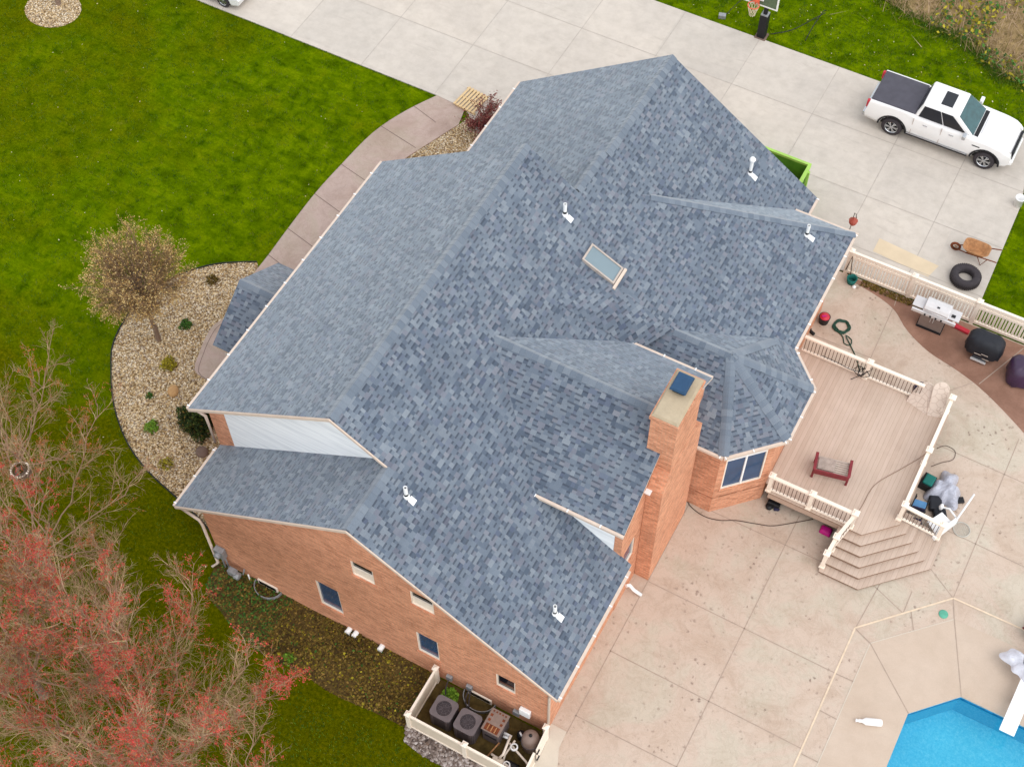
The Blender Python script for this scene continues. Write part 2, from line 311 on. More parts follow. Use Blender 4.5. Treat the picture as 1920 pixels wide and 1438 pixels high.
MT = dict(
    shingle=mat_shingle(), cap=mat_cap(), brick=mat_brick('salmon_brick'), lawn=mat_lawn(),
    fascia=plain('cream_fascia', C(226, 206, 190), .6, .06), siding=mat_siding(),
    drive=mat_concrete('driveway_concrete', C(206, 197, 188), C(222, 212, 201), .4, patches=True),
    smooth=mat_concrete('pool_deck_concrete', C(205, 183, 163), C(216, 196, 178), .22),
    curb=mat_concrete('pale_concrete', C(214, 200, 182), C(224, 212, 196), .2),
    joint=plain('joint_line', C(180, 160, 145), .9), djoint=plain('driveway_joint', C(188, 178, 168), .9),
    wjoint=plain('walk_joint', C(128, 108, 100), .9), skframe=plain('skylight_frame', C(196, 182, 172), .5), cream=plain('cream_joint', C(234, 211, 184), .7),
    patio=mat_stamped('stamped_patio', C(211, 189, 171), C(214, 194, 177), C(211, 198, 180), C(138, 116, 104), .85),
    darkpatio=mat_stamped('dark_stamped_patio', C(146, 108, 90), C(164, 124, 105), C(176, 138, 118), C(104, 76, 62), .4),
    walk=mat_stamped('stamped_walk', C(180, 158, 148), C(192, 170, 160), C(186, 168, 154), C(140, 118, 108), .3),
    tanpatch=plain('tan_coating', C(224, 204, 174), .8, .05, 2),
    gravel=mat_gravel('river_gravel', 19, PEB), peb=mat_island('river_pebbles', PEB),
    ggravel=mat_gravel('grey_gravel', 12, GREYPEB), gpeb=mat_island('grey_pebbles', GREYPEB),
    deck=mat_deck(), deckside=plain('deck_fascia', C(196, 170, 152), .7, .06), riser=plain('step_riser', C(150, 122, 104), .7, .06),  # riser is browner than the boards, with the step fronts' shade painted in
    vinyl=plain('cream_vinyl', C(248, 234, 218, .88), .5, .03), vinylsh=plain('tan_vinyl', C(232, 216, 196, .82), .5, .04),
    baluster=plain('brown_baluster', C(120, 100, 88), .6),
    white=plain('white_plastic', C(250, 250, 250, .86), .4, .03), paint=plain('white_car_paint', C(246, 244, 244, .84), .18, .02, 3, .5),
    chrome=plain('chrome', C(210, 212, 216), .22, .05, 6, .5, .9), glassdark=plain('dark_glass', C(34, 38, 48, .6), .08, .1, 3, .5),
    windshield=plain('windshield_glass', C(52, 98, 104, .6), .08, .25, 5, .5),
    winglass=plain('window_glass', C(52, 88, 128, .7), .08, .2, 1.5, .5), skyglass=plain('skylight_glass', C(150, 170, 180, .6), .2, .06, 1, .4),
    black=plain('black_plastic', C(32, 32, 36, .7), .5), rubber=plain('tyre_rubber', C(72, 66, 70, .6), .85, .2, 12),
    blackcloth=plain('black_vinyl_cover', C(36, 38, 46, .7), .55, .2, 5, .3, 0, .2),
    tonneau=plain('grey_bed_cover', C(84, 82, 92, .75), .65, .12, 4),
    red=plain('red_plastic', C(206, 54, 70), .4), darkred=plain('maroon_wood', C(136, 48, 56), .6, .2),
    tan=plain('tan_fabric', C(176, 160, 150), .9, .25, 9), slat=plain('weathered_slat', C(196, 180, 168), .7),
    orangerim=plain('orange_rim', C(236, 110, 80), .5), net=plain('cream_net', C(232, 222, 192), .8),
    steel=plain('stainless_steel', C(226, 222, 222), .3, .05, 4, .5, .35), greysteel=plain('grey_metal', C(150, 134, 126), .5, .1, 4, .4, .3),
    galv=plain('galvanised_metal', C(160, 162, 166), .5, .2, 8, .4, .3), acgrey=plain('ac_grey', C(112, 102, 104), .5, .12, 5), acdark=plain('ac_coil', C(74, 66, 70), .7, .3, 10),
    rust=plain('rusty_metal', C(176, 126, 84), .8, .3, 8), rustdark=plain('burnt_rust', C(120, 62, 34), .8, .4, 12),
    taupe=plain('taupe_plastic', C(142, 122, 112), .5, .1), concretecap=mat_concrete('chimney_crown', C(186, 166, 138), C(206, 190, 164), .5),
    bluecap=plain('dark_blue_metal', C(46, 82, 118, .7), .4, .1), green=plain('green_paint', C(92, 150, 44), .5, .2, 3), greenl=plain('light_green_paint', C(170, 214, 100), .5, .1, 3),
    pallet=plain('pallet_wood', C(222, 192, 146), .8, .12, 7), purple=plain('purple_cover', C(66, 44, 74, .75), .4, .25, 3, .5),
    teal=plain('teal_fabric', C(24, 112, 104), .7), hose=plain('green_hose', C(34, 74, 58), .5), blue=plain('blue_fabric', C(92, 146, 196), .7),
    navy=plain('navy_fabric', C(46, 44, 74, .7), .7), pink=plain('pink_plastic', C(206, 24, 140), .5), foil=plain('grey_plastic_sheet', C(186, 188, 202), .3, .15, 6, .5),
    clearp=plain('cloudy_plastic', C(214, 214, 224), .25, .1, 8, .5), stone=plain('tan_stone', C(190, 150, 104), .85, .15, 6, .2, 0, .3), darkstone=plain('brown_stone', C(122, 102, 92), .85, .2, 6, .2, 0, .3),
    fauxstone=None, bark=plain('grey_bark', C(138, 116, 100), .9, .2, 8), palebark=plain('pale_twig_bark', C(196, 168, 136), .9, .2, 6),
    soil=plain('dark_soil', C(88, 72, 40), .95, .4, 5, .1, 0, .4), wire=plain('dark_cable', C(84, 66, 58), .7), copper=plain('copper_red', C(168, 78, 62), .5),
    liner=mat_liner(), tile=plain('waterline_tile', C(30, 140, 192), .4, .5, 9), water=mat_water(),
    evergreen=mat_leafy('evergreen_leaves', [(0, C(20, 34, 12, .7)), (.5, C(44, 62, 20, .7)), (1, C(78, 92, 36, .7))]),
    lime=mat_leafy('lime_leaves', [(0, C(70, 110, 20)), (1, C(140, 180, 60))]), olive=mat_leafy('olive_leaves', [(0, C(110, 100, 10)), (1, C(190, 176, 50))]),
    midgreen=mat_leafy('green_leaves', [(0, C(36, 74, 22)), (1, C(82, 128, 50))]),
    maroonleaf=mat_leafy('maroon_leaves', [(0, C(84, 36, 40)), (.6, C(136, 66, 66)), (1, C(182, 120, 108))]),
    budred=mat_leafy('red_buds', [(0, C(172, 52, 46, .9)), (.6, C(204, 72, 66, .9)), (1, C(214, 100, 90, .9))]),
    budorange=mat_leafy('orange_buds', [(0, C(164, 84, 40)), (.6, C(196, 100, 56)), (1, C(210, 134, 80))]),
    budgold=mat_leafy('gold_buds', [(0, C(176, 128, 70)), (.5, C(222, 184, 112)), (1, C(244, 222, 160))]),
    litter=mat_leafy('leaf_litter', [(0, C(60, 46, 24)), (.35, C(92, 72, 32)), (.6, C(122, 98, 40)), (.8, C(98, 88, 30)), (1, C(156, 126, 64))]),
    drygrass=mat_leafy('dry_grass', [(0, C(104, 100, 40)), (.3, C(150, 126, 84)), (.7, C(184, 156, 122)), (1, C(202, 172, 148))]),
)
def mat_crackle():
    n = NT('crackled_panel'); co = n.coord()
    vo = n.n('ShaderNodeTexVoronoi', feature='DISTANCE_TO_EDGE'); vo.inputs['Scale'].default_value = 5; n.l(co, vo.inputs['Vector'])
    col = n.ramp(vo.outputs['Distance'], [(.0, C(190, 168, 152)), (.05, C(226, 208, 194)), (1, C(230, 214, 200))])
    return n.fin(col, .6, .3)
MT['fauxstone'] = mat_crackle()
MT['twigmix'] = mat_island('mixed_twigs', [(0, C(158, 108, 96)), (.3, C(184, 142, 116)), (.5, C(220, 192, 156)), (.75, C(186, 166, 104)), (1, C(166, 122, 118))], .9)
MT['limb'] = plain('limb_bark', C(172, 140, 116), .9, .2, 8)
MT['twigbrown'] = mat_island('brown_twigs', [(0, C(126, 98, 70)), (.4, C(154, 124, 88)), (.8, C(178, 146, 106)), (1, C(150, 122, 110))], .9)

# ------------------------------------------------------------------ mesh building
WLOC = {}
V3 = Vector
class MB:
    """collects faces in world coordinates; build() links them as ONE mesh object"""
    def __init__(s): s.v = []; s.f = []; s.mi = []; s.mats = []; s.sm = []
    def mat(s, m):
        m = MT[m] if isinstance(m, str) else m
        if m not in s.mats: s.mats.append(m)
        return s.mats.index(m)
    def face(s, pts, m, smooth=False):
        i = len(s.v); s.v += [tuple(p) for p in pts]; s.f.append(tuple(range(i, i+len(pts)))); s.mi.append(s.mat(m)); s.sm.append(smooth)
    def box(s, c, size, m, rz=0, rot=None, taper=1.0):
        hx, hy, hz = size[0]/2, size[1]/2, size[2]/2
        R_ = rot if rot is not None else Matrix.Rotation(rz, 3, 'Z')
        c = V3(c); P = []
        for z in (-hz, hz):
            k = taper if z > 0 else 1
            for x, y in ((-hx, -hy), (hx, -hy), (hx, hy), (-hx, hy)): P.append(c + R_ @ V3((x*k, y*k, z)))
        for q in ((3, 2, 1, 0), (4, 5, 6, 7), (0, 1, 5, 4), (1, 2, 6, 5), (2, 3, 7, 6), (3, 0, 4, 7)): s.face([P[i] for i in q], m)
    def hexa(s, P, m):
        P = [V3(p) for p in P]
        for q in ((3, 2, 1, 0), (4, 5, 6, 7), (0, 1, 5, 4), (1, 2, 6, 5), (2, 3, 7, 6), (3, 0, 4, 7)): s.face([P[i] for i in q], m)
    def prism(s, poly, z0, z1, m, mside=None, bottom=False):
        n = len(poly)
        a = sum(poly[i][0]*poly[(i+1) % n][1]-poly[(i+1) % n][0]*poly[i][1] for i in range(n))
        if a < 0: poly = poly[::-1]
        s.face([(x, y, z1) for x, y in poly], m)
        if bottom: s.face([(x, y, z0) for x, y in poly[::-1]], m)
        for i in range(n):
            x0, y0 = poly[i]; x1, y1 = poly[(i+1) % n]
            s.face([(x0, y0, z0), (x1, y1, z0), (x1, y1, z1), (x0, y0, z1)], mside or m)
    def slab(s, poly, t, m, mside):
        """roof plane: planar 3D polygon, thickened straight down"""
        P = [V3(p) for p in poly]
        nrm = V3((0, 0, 0))
        for i in range(len(P)):
            a, b = P[i], P[(i+1) % len(P)]
            nrm += V3(((a.y-b.y)*(a.z+b.z), (a.z-b.z)*(a.x+b.x), (a.x-b.x)*(a.y+b.y)))
        if nrm.z < 0: P = P[::-1]
        s.face(P, m); s.face([p - V3((0, 0, t)) for p in P[::-1]], mside)
        for i in range(len(P)):
            a, b = P[i], P[(i+1) % len(P)]
            d = V3((0, 0, t)); s.face([a-d, b-d, b, a], mside)
    def tube(s, path, r, m, n=6, r1=None, cap=True, smooth=True):
        path = [V3(p) for p in path]; k = len(path); rings = []
        for i, p in enumerate(path):
            d = (path[min(i+1, k-1)] - path[max(i-1, 0)]).normalized()
            a = d.orthogonal().normalized() if abs(d.z) > .99 else d.cross(V3((0, 0, 1))).normalized()
            b = d.cross(a)
            rr = r if r1 is None else r + (r1-r)*i/max(1, k-1)
            rings.append([p + rr*(math.cos(2*PI*j/n)*a + math.sin(2*PI*j/n)*b) for j in range(n)])
        for i in range(k-1):
            for j in range(n): s.face([rings[i][j], rings[i][(j+1) % n], rings[i+1][(j+1) % n], rings[i+1][j]], m, smooth)
        if cap: s.face(rings[0], m); s.face(rings[-1][::-1], m)
    def lathe(s, prof, c, m, n=20, rot=None, mats=None, smooth=True):
        """prof: (r, z) pairs, revolved round local Z at c"""
        c = V3(c); R_ = rot or Matrix.Identity(3); rings = []
        for r, z in prof: rings.append([c + R_ @ V3((r*math.cos(2*PI*j/n), r*math.sin(2*PI*j/n), z)) for j in range(n)])
        for i in range(len(prof)-1):
            for j in range(n):
                q = [rings[i][j], rings[i][(j+1) % n], rings[i+1][(j+1) % n], rings[i+1][j]]
                if prof[i][0] < 1e-6: q = [q[0], q[2], q[3]]
                elif prof[i+1][0] < 1e-6: q = q[:3]
                s.face(q, mats[i] if mats else m, smooth)
    def extr(s, outline, axis, a0, a1, m, mside=None):
        """2D outline extruded along X or Y"""
        f = (lambda u, v, a: (a, u, v)) if axis == 'X' else (lambda u, v, a: (u, a, v))
        s.face([f(u, v, a0) for u, v in outline], m); s.face([f(u, v, a1) for u, v in outline[::-1]], m)
        n = len(outline)
        for i in range(n):
            (u0, v0), (u1, v1) = outline[i], outline[(i+1) % n]
            s.face([f(u0, v0, a0), f(u0, v0, a1), f(u1, v1, a1), f(u1, v1, a0)], mside or m)
    def build(s, name, parent=None, bevel=0, origin=None, merge=True, segs=2, recalc=True):
        me = bpy.data.meshes.new(name)
        if origin is None:
            xs = [p[0] for p in s.v]; ys = [p[1] for p in s.v]; zs = [p[2] for p in s.v]
            origin = ((min(xs)+max(xs))/2, (min(ys)+max(ys))/2, min(zs))
        o3 = V3(origin)
        me.from_pydata([(p[0]-o3.x, p[1]-o3.y, p[2]-o3.z) for p in s.v], [], s.f)
        for m in s.mats: me.materials.append(m)
        me.polygons.foreach_set('material_index', s.mi)
        me.polygons.foreach_set('use_smooth', s.sm)
        if merge:
            bm = bmesh.new(); bm.from_mesh(me)
            bmesh.ops.remove_doubles(bm, verts=bm.verts, dist=1e-4)
            if recalc: bmesh.ops.recalc_face_normals(bm, faces=bm.faces)
            bm.to_mesh(me); bm.free()
        uv = me.uv_layers.new(name='UVMap').data      # metres along the horizontal and up the slope of every face
        for pl in me.polygons:
            nn = pl.normal
            if abs(nn.z) > .995: h, t = V3((1, 0, 0)), V3((0, 1, 0))
            else:
                h = V3((0, 0, 1)).cross(nn).normalized(); t = nn.cross(h)
            for li in pl.loop_indices:
                p = V3(me.vertices[me.loops[li].vertex_index].co) + o3
                uv[li].uv = (p.dot(h), p.dot(t))
        o = bpy.data.objects.new(name, me); COL.objects.link(o)
        WLOC[o] = o3
        if parent is not None:
            o.parent = parent; o.location = o3 - WLOC[parent]
        else: o.location = o3
        if bevel:
            b = o.modifiers.new('Bevel', 'BEVEL'); b.width = bevel; b.segments = segs; b.limit_method = 'ANGLE'; b.angle_limit = math.radians(30)
        return o
def thing(name, loc, label, cat, group=None):
    o = bpy.data.objects.new(name, None); COL.objects.link(o); o.empty_display_size = .2
    o.location = loc; WLOC[o] = V3(loc)
    return tag(o, label, cat, group)
def tag(o, label=None, cat=None, group=None, kind=None):
    if label: o['label'] = label
    if cat: o['category'] = cat
    if group: o['group'] = group
    if kind: o['kind'] = kind
    return o
def copy_tree(o, shift, parent=None):
    c = o.copy(); COL.objects.link(c)
    if parent is None:
        c.location = V3(o.location) + V3(shift); WLOC[c] = WLOC[o] + V3(shift)
    else:
        c.parent = parent; WLOC[c] = WLOC[o] + V3(shift)
    for ch in [q for q in bpy.data.objects if q.parent == o]: copy_tree(ch, shift, c)
    return c
def dup_part(o, shift):
    c = o.copy(); COL.objects.link(c); c.location = V3(o.location) + V3(shift); WLOC[c] = WLOC[o] + V3(shift)
    return c
def holed(mb, outer, holes, fn, m):
    """flat polygon with holes; fn maps 2D to 3D"""
    loops = [[V3((u, v, 0)) for u, v in outer]] + [[V3((u, v, 0)) for u, v in h] for h in holes]
    flat = [p for L in loops for p in L]
    for t in tessellate_polygon(loops): mb.face([fn(flat[i].x, flat[i].y) for i in t], m)
def smooth_poly(P, k=4, closed=False):
    out_ = []; n = len(P)
    rng = range(n) if closed else range(n-1)
    for i in rng:
        g = (lambda j: P[j % n]) if closed else (lambda j: P[max(0, min(n-1, j))])
        p0, p1, p2, p3 = g(i-1), g(i), g(i+1), g(i+2)
        for q in range(k):
            t = q/k
            out_.append(tuple(.5*((2*b)+(-a+c)*t+(2*a-5*b+4*c-d)*t*t+(-a+3*b-3*c+d)*t**3) for a, b, c, d in zip(p0, p1, p2, p3)))
    if not closed: out_.append(P[-1])
    return out_
def inside(p, poly):
    x, y = p; r = False; n = len(poly)
    for i in range(n):
        (x0, y0), (x1, y1) = poly[i], poly[(i+1) % n]
        if (y0 > y) != (y1 > y) and x < (x1-x0)*(y-y0)/(y1-y0)+x0: r = not r
    return r
O0 = (0, 0, 0)

# ------------------------------------------------------------------ the setting
POOL = [(16.35, -14), (16.33, -4.79), (17.57, -3.51), (22.3, -3.51), (23.6, -4.8), (23.6, -14)]
g = MB(); holed(g, [(-400, -400), (400, -400), (400, 400), (-400, 400)], [POOL], lambda x, y: (x, y, 0), 'lawn')
tag(g.build('lawn', origin=O0), kind='structure')
def strip(mb, p, q, wd, z, m):
    p, q = V3((*p, z)), V3((*q, z)); d = (q-p).normalized(); s_ = d.cross(V3((0, 0, 1)))*wd/2
    mb.face([p-s_, q-s_, q+s_, p+s_][::-1], m)
# driveway
g = MB()
g.prism([(-60, 10.73), (-9.31, 10.73), (-7.9, 10.62), (-6.3, 9.2), (6.7, 9.2), (8.3, 10.12), (13.33, 10.12), (13.2, 16.32), (12.5, 19.88), (-60, 19.9)], -.1, .04, 'drive')
for x in (-26.8, -23.35, -19.9, -16.4, -12.94, -9.44, -5.9, -2.48, .92, 4.43): strip(g, (x, 9.3 if x > -8 else 10.74), (x, 19.88), .03, .044, 'djoint')
strip(g, (7.88, 10.2), (7.88, 19.86), .03, .044, 'djoint'); strip(g, (10.57, 10.2), (10.57, 19.86), .03, .044, 'djoint')
for y in (16.92, 13.91): strip(g, (-60, y), (13.2, y), .025, .046, 'djoint')
strip(g, (7.9, 11.42), (13.3, 11.38), .025, .046, 'djoint')
g.face([(9.04, 11.5, .045), (11.25, 11.32, .045), (11.43, 12.0, .045), (9.04, 12.2, .045)], 'tanpatch')
tag(g.build('driveway', origin=O0, merge=False), kind='structure')
# front walk
WO = smooth_poly([(-9.31, 10.72), (-10.0, 9.38), (-10.53, 7.78), (-10.74, 5.76), (-10.84, 4.0), (-10.8, 2.08), (-10.74, .68), (-10.72, -.6), (-10.55, -1.5), (-10.35, -2.16)]) + smooth_poly([(-10.45, -2.4), (-10.68, -2.92), (-10.62, -3.5), (-10.45, -4.11), (-10.15, -4.85), (-9.59, -4.99)], 3)
WI = [(-8.2, -5.3), (-6.0, -5.3), (-6.0, -1.0), (-8.9, -1.0), (-9.25, 2), (-9.36, 4.34), (-9.1, 6), (-8.61, 7.47), (-7.75, 9.76), (-7.95, 10.6)]
g = MB(); WALK = WO + WI; g.prism(WALK, -.1, .045, 'walk')
for i in (3, 7, 12, 16, 20, 24, 28, 33): 
    a = WO[i]; b = min(WI[3:], key=lambda p: (p[0]-a[0])**2+(p[1]-a[1])**2); b = (max(b[0], a[0]+1.5), a[1]-(.35 if a[1] > 0 else -.1))
    if b[0] > -8.4: b = (-8.6, b[1])
    strip(g, a, b, .03, .049, 'wjoint')
for i in range(len(WO)-1):
    k0, k1 = WO[i], WO[i+1]
    if (k0[0]-k1[0])**2+(k0[1]-k1[1])**2 > .01 and k0[1] < -1.9: strip(g, (k0[0]+.17, k0[1]), (k1[0]+.17, k1[1]), .022, .0495, 'wjoint')
tag(g.build('front_walk', origin=O0, merge=False), kind='structure')
# patio
PAT = [(6.9, 10.05), (18.5, 10.05), (30, 6), (30, -25), (7.45, -25), (7.45, -10.3), (6.9, -10.3)]
g = MB(); holed(g, PAT, [POOL], lambda x, y: (x, y, .03), 'patio')
for p, q in (((7.49, -10.3), (7.47, -.6)), ((10.83, -20), (10.86, -.1)), ((13.95, -4.64), (7.5, -4.59)), ((13.95, -7.35), (7.46, -7.29)), ((13.9, -9.62), (7.46, -9.66)), ((13.9, -11.6), (7.46, -11.6)),
             ((7.0, -1.3), (13.9, -1.3)), ((13.92, -1.3), (15.06, -1.75)), ((13.84, -1.25), (14.25, -.83)), ((15.05, -.9), (15.06, -1.75)), ((13.92, -2.94), (14.1, -.6)),
             ((16.28, -.5), (15.2, .2)), ((16.28, -.5), (16.31, 6.2)), ((10.7, 6.2), (10.6, 9.7)), ((13.55, 6.9), (14.4, 7.9)), ((13.9, 1.75), (24, 1.45)), ((13.9, 4.67), (24, 4.5)), ((8.4, 6.9), (10.66, 6.95)), ((20, -.5), (20.1, 5))):
    strip(g, p, q, .03, .034, 'joint')
g.face([(8.3, 6.1, .036), (10.55, 6.25, .036), (10.5, 6.75, .036), (8.3, 6.85, .036)], 'smooth')
strip(g, (9.2, 6.1), (9.15, 6.85), .02, .039, 'joint')
DK = smooth_poly([(8.92, 9.82), (10.0, 9.6), (10.72, 9.3), (11.39, 8.7), (12.37, 8.18), (13.67, 7.85), (14.77, 7.43), (16.4, 6.5), (18.3, 5.2), (21, 3)]) + [(24, 7), (18, 10.0), (9, 10.0)]
g.prism(DK, .02, .038, 'darkpatio')
strip(g, (10.62, 9.5), (10.55, 10), .03, .042, 'joint'); strip(g, (14.4, 7.7), (15.3, 9.9), .03, .042, 'joint')
tag(g.build('patio', origin=O0, merge=False), kind='structure')
g = MB()
PD = [(14.5, -25), (14.51, -3.2), (16.55, -1.18), (23.4, -1.1), (25.4, -3.1), (25.4, -25)]
holed(g, PD, [POOL], lambda x, y: (x, y, .035), 'smooth')
for p, q in (((14.51, -3.2), (16.34, -4.79)), ((16.55, -1.18), (17.57, -3.51)), ((14.5, -6.0), (13.92, -5.98)), ((14.5, -4.63), (13.9, -4.65)), ((13.9, -2.95), (14.51, -3.2)), ((16.29, -.52), (16.55, -1.18)), ((15.25, -1.55), (15.55, -2.15)), ((14.5, -7.5), (13.92, -7.5)), ((19.7, -3.5), (19.75, -1.15))):
    strip(g, p, q, .03, .039, 'joint')
for p, q in (((13.91, -25), (13.91, -2.94)), ((13.91, -2.94), (16.29, -.5)), ((16.29, -.5), (23.6, -.45))): strip(g, p, q, .055, .041, 'cream')
for i in range(1, 3): strip(g, PD[i-1], PD[i], .03, .0385, 'curb')
tag(g.build('pool_deck', origin=O0, merge=False), kind='structure')
# pool basin and water
g = MB(); n = len(POOL)
for i in range(n):
    (x0, y0), (x1, y1) = POOL[i], POOL[(i+1) % n]
    g.face([(x0, y0, .034), (x1, y1, .034), (x1, y1, -.03), (x0, y0, -.03)], 'curb')
    g.face([(x0, y0, -.03), (x1, y1, -.03), (x1, y1, -.2), (x0, y0, -.2)], 'tile')
    g.face([(x0, y0, -.2), (x1, y1, -.2), (x1, y1, -1.1), (x0, y0, -1.1)], 'liner')
g.face([(x, y, -1.1) for x, y in POOL[::-1]], 'liner')
tag(g.build('pool_basin', origin=O0, merge=False), kind='structure')
g = MB(); g.face([(x, y, -.12) for x, y in POOL[::-1]], 'water')
tag(g.build('pool_water', origin=O0), kind='structure')
# equipment pad
g = MB(); g.prism([(6.9, -10.25), (7.47, -10.25), (7.5, -10.8), (7.72, -11.3), (7.6, -13.5), (7.1, -13.5), (6.95, -11)], -.1, .06, 'curb')
g.prism([(3.2, -12.35), (6.95, -12.35), (6.95, -10.6), (3.2, -10.6)], -.1, .02, 'soil')
tag(g.build('equipment_pad', origin=O0), kind='structure')

# gravel: beds of river pebbles
def pebbles(mb, poly, n, m, size=(.03, .07), z=.015, avoid=None):
    xs = [p[0] for p in poly]; ys = [p[1] for p in poly]; k = 0
    while k < n:
        p = (random.uniform(min(xs), max(xs)), random.uniform(min(ys), max(ys)))
        if not inside(p, poly) or (avoid and inside(p, avoid)): 
            k += .2; continue
        k += 1
        r = random.uniform(*size); a = random.uniform(0, PI); e = random.uniform(.6, 1)
        ca, sa = math.cos(a), math.sin(a); h = r*random.uniform(.5, .9)
        P = [V3((p[0]+r*(ca*x-sa*y*e), p[1]+r*(sa*x+ca*y*e), z+zz)) for x, y, zz in ((1, 0, h*.3), (.3, .95, h*.2), (-.8, .6, h*.35), (-.8, -.6, h*.2), (.3, -.95, h*.3), (0, 0, h))]
        i = len(mb.v); mb.v += [tuple(q) for q in P]; mi = mb.mat(m)
        for j in range(5): mb.f.append((i+j, i+(j+1) % 5, i+5)); mb.mi.append(mi); mb.sm.append(False)
BED = smooth_poly([(-10.93, .2), (-11.98, -.43), (-12.71, -1.11), (-13.39, -2.18), (-13.7, -3.72), (-13.43, -5.18), (-12.81, -6.16), (-11.76, -7.37), (-10.43, -8.37), (-9.09, -8.95), (-7.69, -9.3), (-6.2, -9.7), (-4.96, -10.3)], 3) + [(-4.96, -8.3), (-5.95, -8.3), (-5.95, -5.2), (-8.3, -5.3)] + [p for p in WO[::-1] if p[1] < .2]
g = MB(); g.prism(BED, -.05, .014, 'gravel'); pebbles(g, BED, 13000, 'peb', (.018, .045))
tag(g.build('gravel_bed', origin=O0, merge=False), kind='stuff')
g = MB()
for i in range(36):
    p, q = BED[i], BED[i+1]
    s_ = .03; d = V3((q[0]-p[0], q[1]-p[1], 0)); nn = V3((d.y, -d.x, 0)).normalized()*-.04
    if d.length > 1e-4: g.hexa([(p[0], p[1], -.02), (q[0], q[1], -.02), (q[0]-nn.x, q[1]-nn.y, -.02), (p[0]-nn.x, p[1]-nn.y, -.02), (p[0], p[1], .05), (q[0], q[1], .05), (q[0]-nn.x, q[1]-nn.y, .05), (p[0]-nn.x, p[1]-nn.y, .05)], 'black')
tag(g.build('bed_edging', origin=O0), 'thin black plastic edging around the curved front gravel bed', 'edging')
BED2 = [(-7.75, 9.76), (-8.61, 7.47), (-9.1, 6), (-9.36, 4.34), (-9.25, 2), (-5.95, 2), (-5.95, 3), (-4.3, 3), (-4.3, 9.3), (-6.3, 9.3), (-7.6, 10.3)]
g = MB(); g.prism(BED2, -.05, .014, 'gravel'); pebbles(g, BED2, 4200, 'peb', (.018, .045))
tag(g.build('gravel_bed', origin=O0, merge=False), kind='stuff')
RING = [(-26.3+1.25*math.cos(a*PI/12), 7.4+1.1*math.sin(a*PI/12)) for a in range(24)]
g = MB(); g.prism(RING, -.05, .014, 'gravel'); pebbles(g, RING, 1400, 'peb', (.02, .045))
tag(g.build('gravel_ring', origin=O0, merge=False), kind='stuff')
GS = [(3.12, -12.38), (7.1, -12.38), (7.1, -13.6), (5.4, -13.1), (4.6, -12.95), (3.9, -12.95), (3.3, -12.85)]
g = MB(); g.prism(GS, -.05, .02, 'ggravel'); pebbles(g, GS, 900, 'gpeb', (.03, .08), .02)
tag(g.build('gravel_strip', origin=O0, merge=False), kind='stuff')

# leaf litter and ground cover along the side wall
MUL = smooth_poly([(-5.1, -10.55), (-4.9, -11.6), (-4.0, -12.0), (-3.28, -12.3), (-2, -12.55), (-.72, -12.5), (.6, -12.6), (1.96, -12.5), (3.15, -12.45)], 3) + [(3.15, -10.5)]
g = MB(); g.prism(MUL, -.05, .012, 'soil')
def quadleaf(mb, c, s, m, tilt=.5):
    a = random.uniform(0, 2*PI); b = random.uniform(-tilt, tilt); e = random.uniform(-tilt, tilt)
    u = V3((math.cos(a), math.sin(a), b))*s; v_ = V3((-math.sin(a), math.cos(a), e))*s*random.uniform(.4, .9); c = V3(c)
    i = len(mb.v); mb.v += [tuple(c-u), tuple(c-v_), tuple(c+u), tuple(c+v_)]; mb.f.append((i, i+1, i+2, i+3)); mb.mi.append(mb.mat(m)); mb.sm.append(False)
k = 0
while k < 14000:
    p = (random.uniform(-5.2, 3.2), random.uniform(-12.7, -10.55))
    k += 1
    if not inside(p, MUL): continue
    cl = math.sin(p[0]*1.7+1)*math.cos(p[1]*2.3)+random.uniform(-.8, .8)
    if cl < -.85: continue
    near = p[0] < -2.2
    m = 'litter' if random.random() < (.65 if near else .93) else ('midgreen' if near or random.random() < .3 else 'olive')
    quadleaf(g, (p[0], p[1], .02+random.random()*.12*max(0, cl)), random.uniform(.025, .06), m)
tag(g.build('ground_cover', origin=O0, merge=False), kind='stuff')

MT['straw'] = plain('straw_ground', C(160, 136, 96), .95, .35, 3, .1, 0, .5)
# rough grass and brush beyond the lawn at top right
BR = smooth_poly([(3.6, 24.9), (5.4, 24.3), (7.1, 23.95), (8.24, 23.8), (9.3, 23.3), (10.3, 22.6), (11.5, 22.6), (14, 22), (18, 21.6)], 3) + [(30, 22), (30, 48), (3, 48), (2, 30)]
g = MB(); g.prism(BR, -.05, .012, 'straw')
for _ in range(22000):
    p = (random.uniform(2.5, 19), random.uniform(21.5, 36))
    if not inside((p[0]+random.gauss(0, .3), p[1]+random.gauss(0, .35)), BR) and random.random() < .993: continue
    nn = math.sin(p[0]*1.3+.5)*math.cos(p[1]*1.1+.8)
    if nn > 0 and random.random() < .4:
        m = 'midgreen' if random.random() < .5 else 'olive'
        for q in range(2): quadleaf(g, (p[0]+random.gauss(0, .12), p[1]+random.gauss(0, .12), random.uniform(.02, .4)), random.uniform(.04, .11), m, .8)
        continue
    a = random.uniform(0, 2*PI); L = random.uniform(.3, .9); t = random.uniform(.1, 1.0)
    d = V3((math.cos(a)*t, math.sin(a)*t, .55)).normalized()*L
    s_ = V3((-math.sin(a), math.cos(a), 0))*random.uniform(.008, .018); b = V3((*p, 0))
    i = len(g.v); g.v += [tuple(b-s_), tuple(b+s_), tuple(b+d)]; g.f.append((i, i+1, i+2)); g.mi.append(g.mat('drygrass')); g.sm.append(False)
tag(g.build('brush', origin=O0, merge=False), kind='stuff')
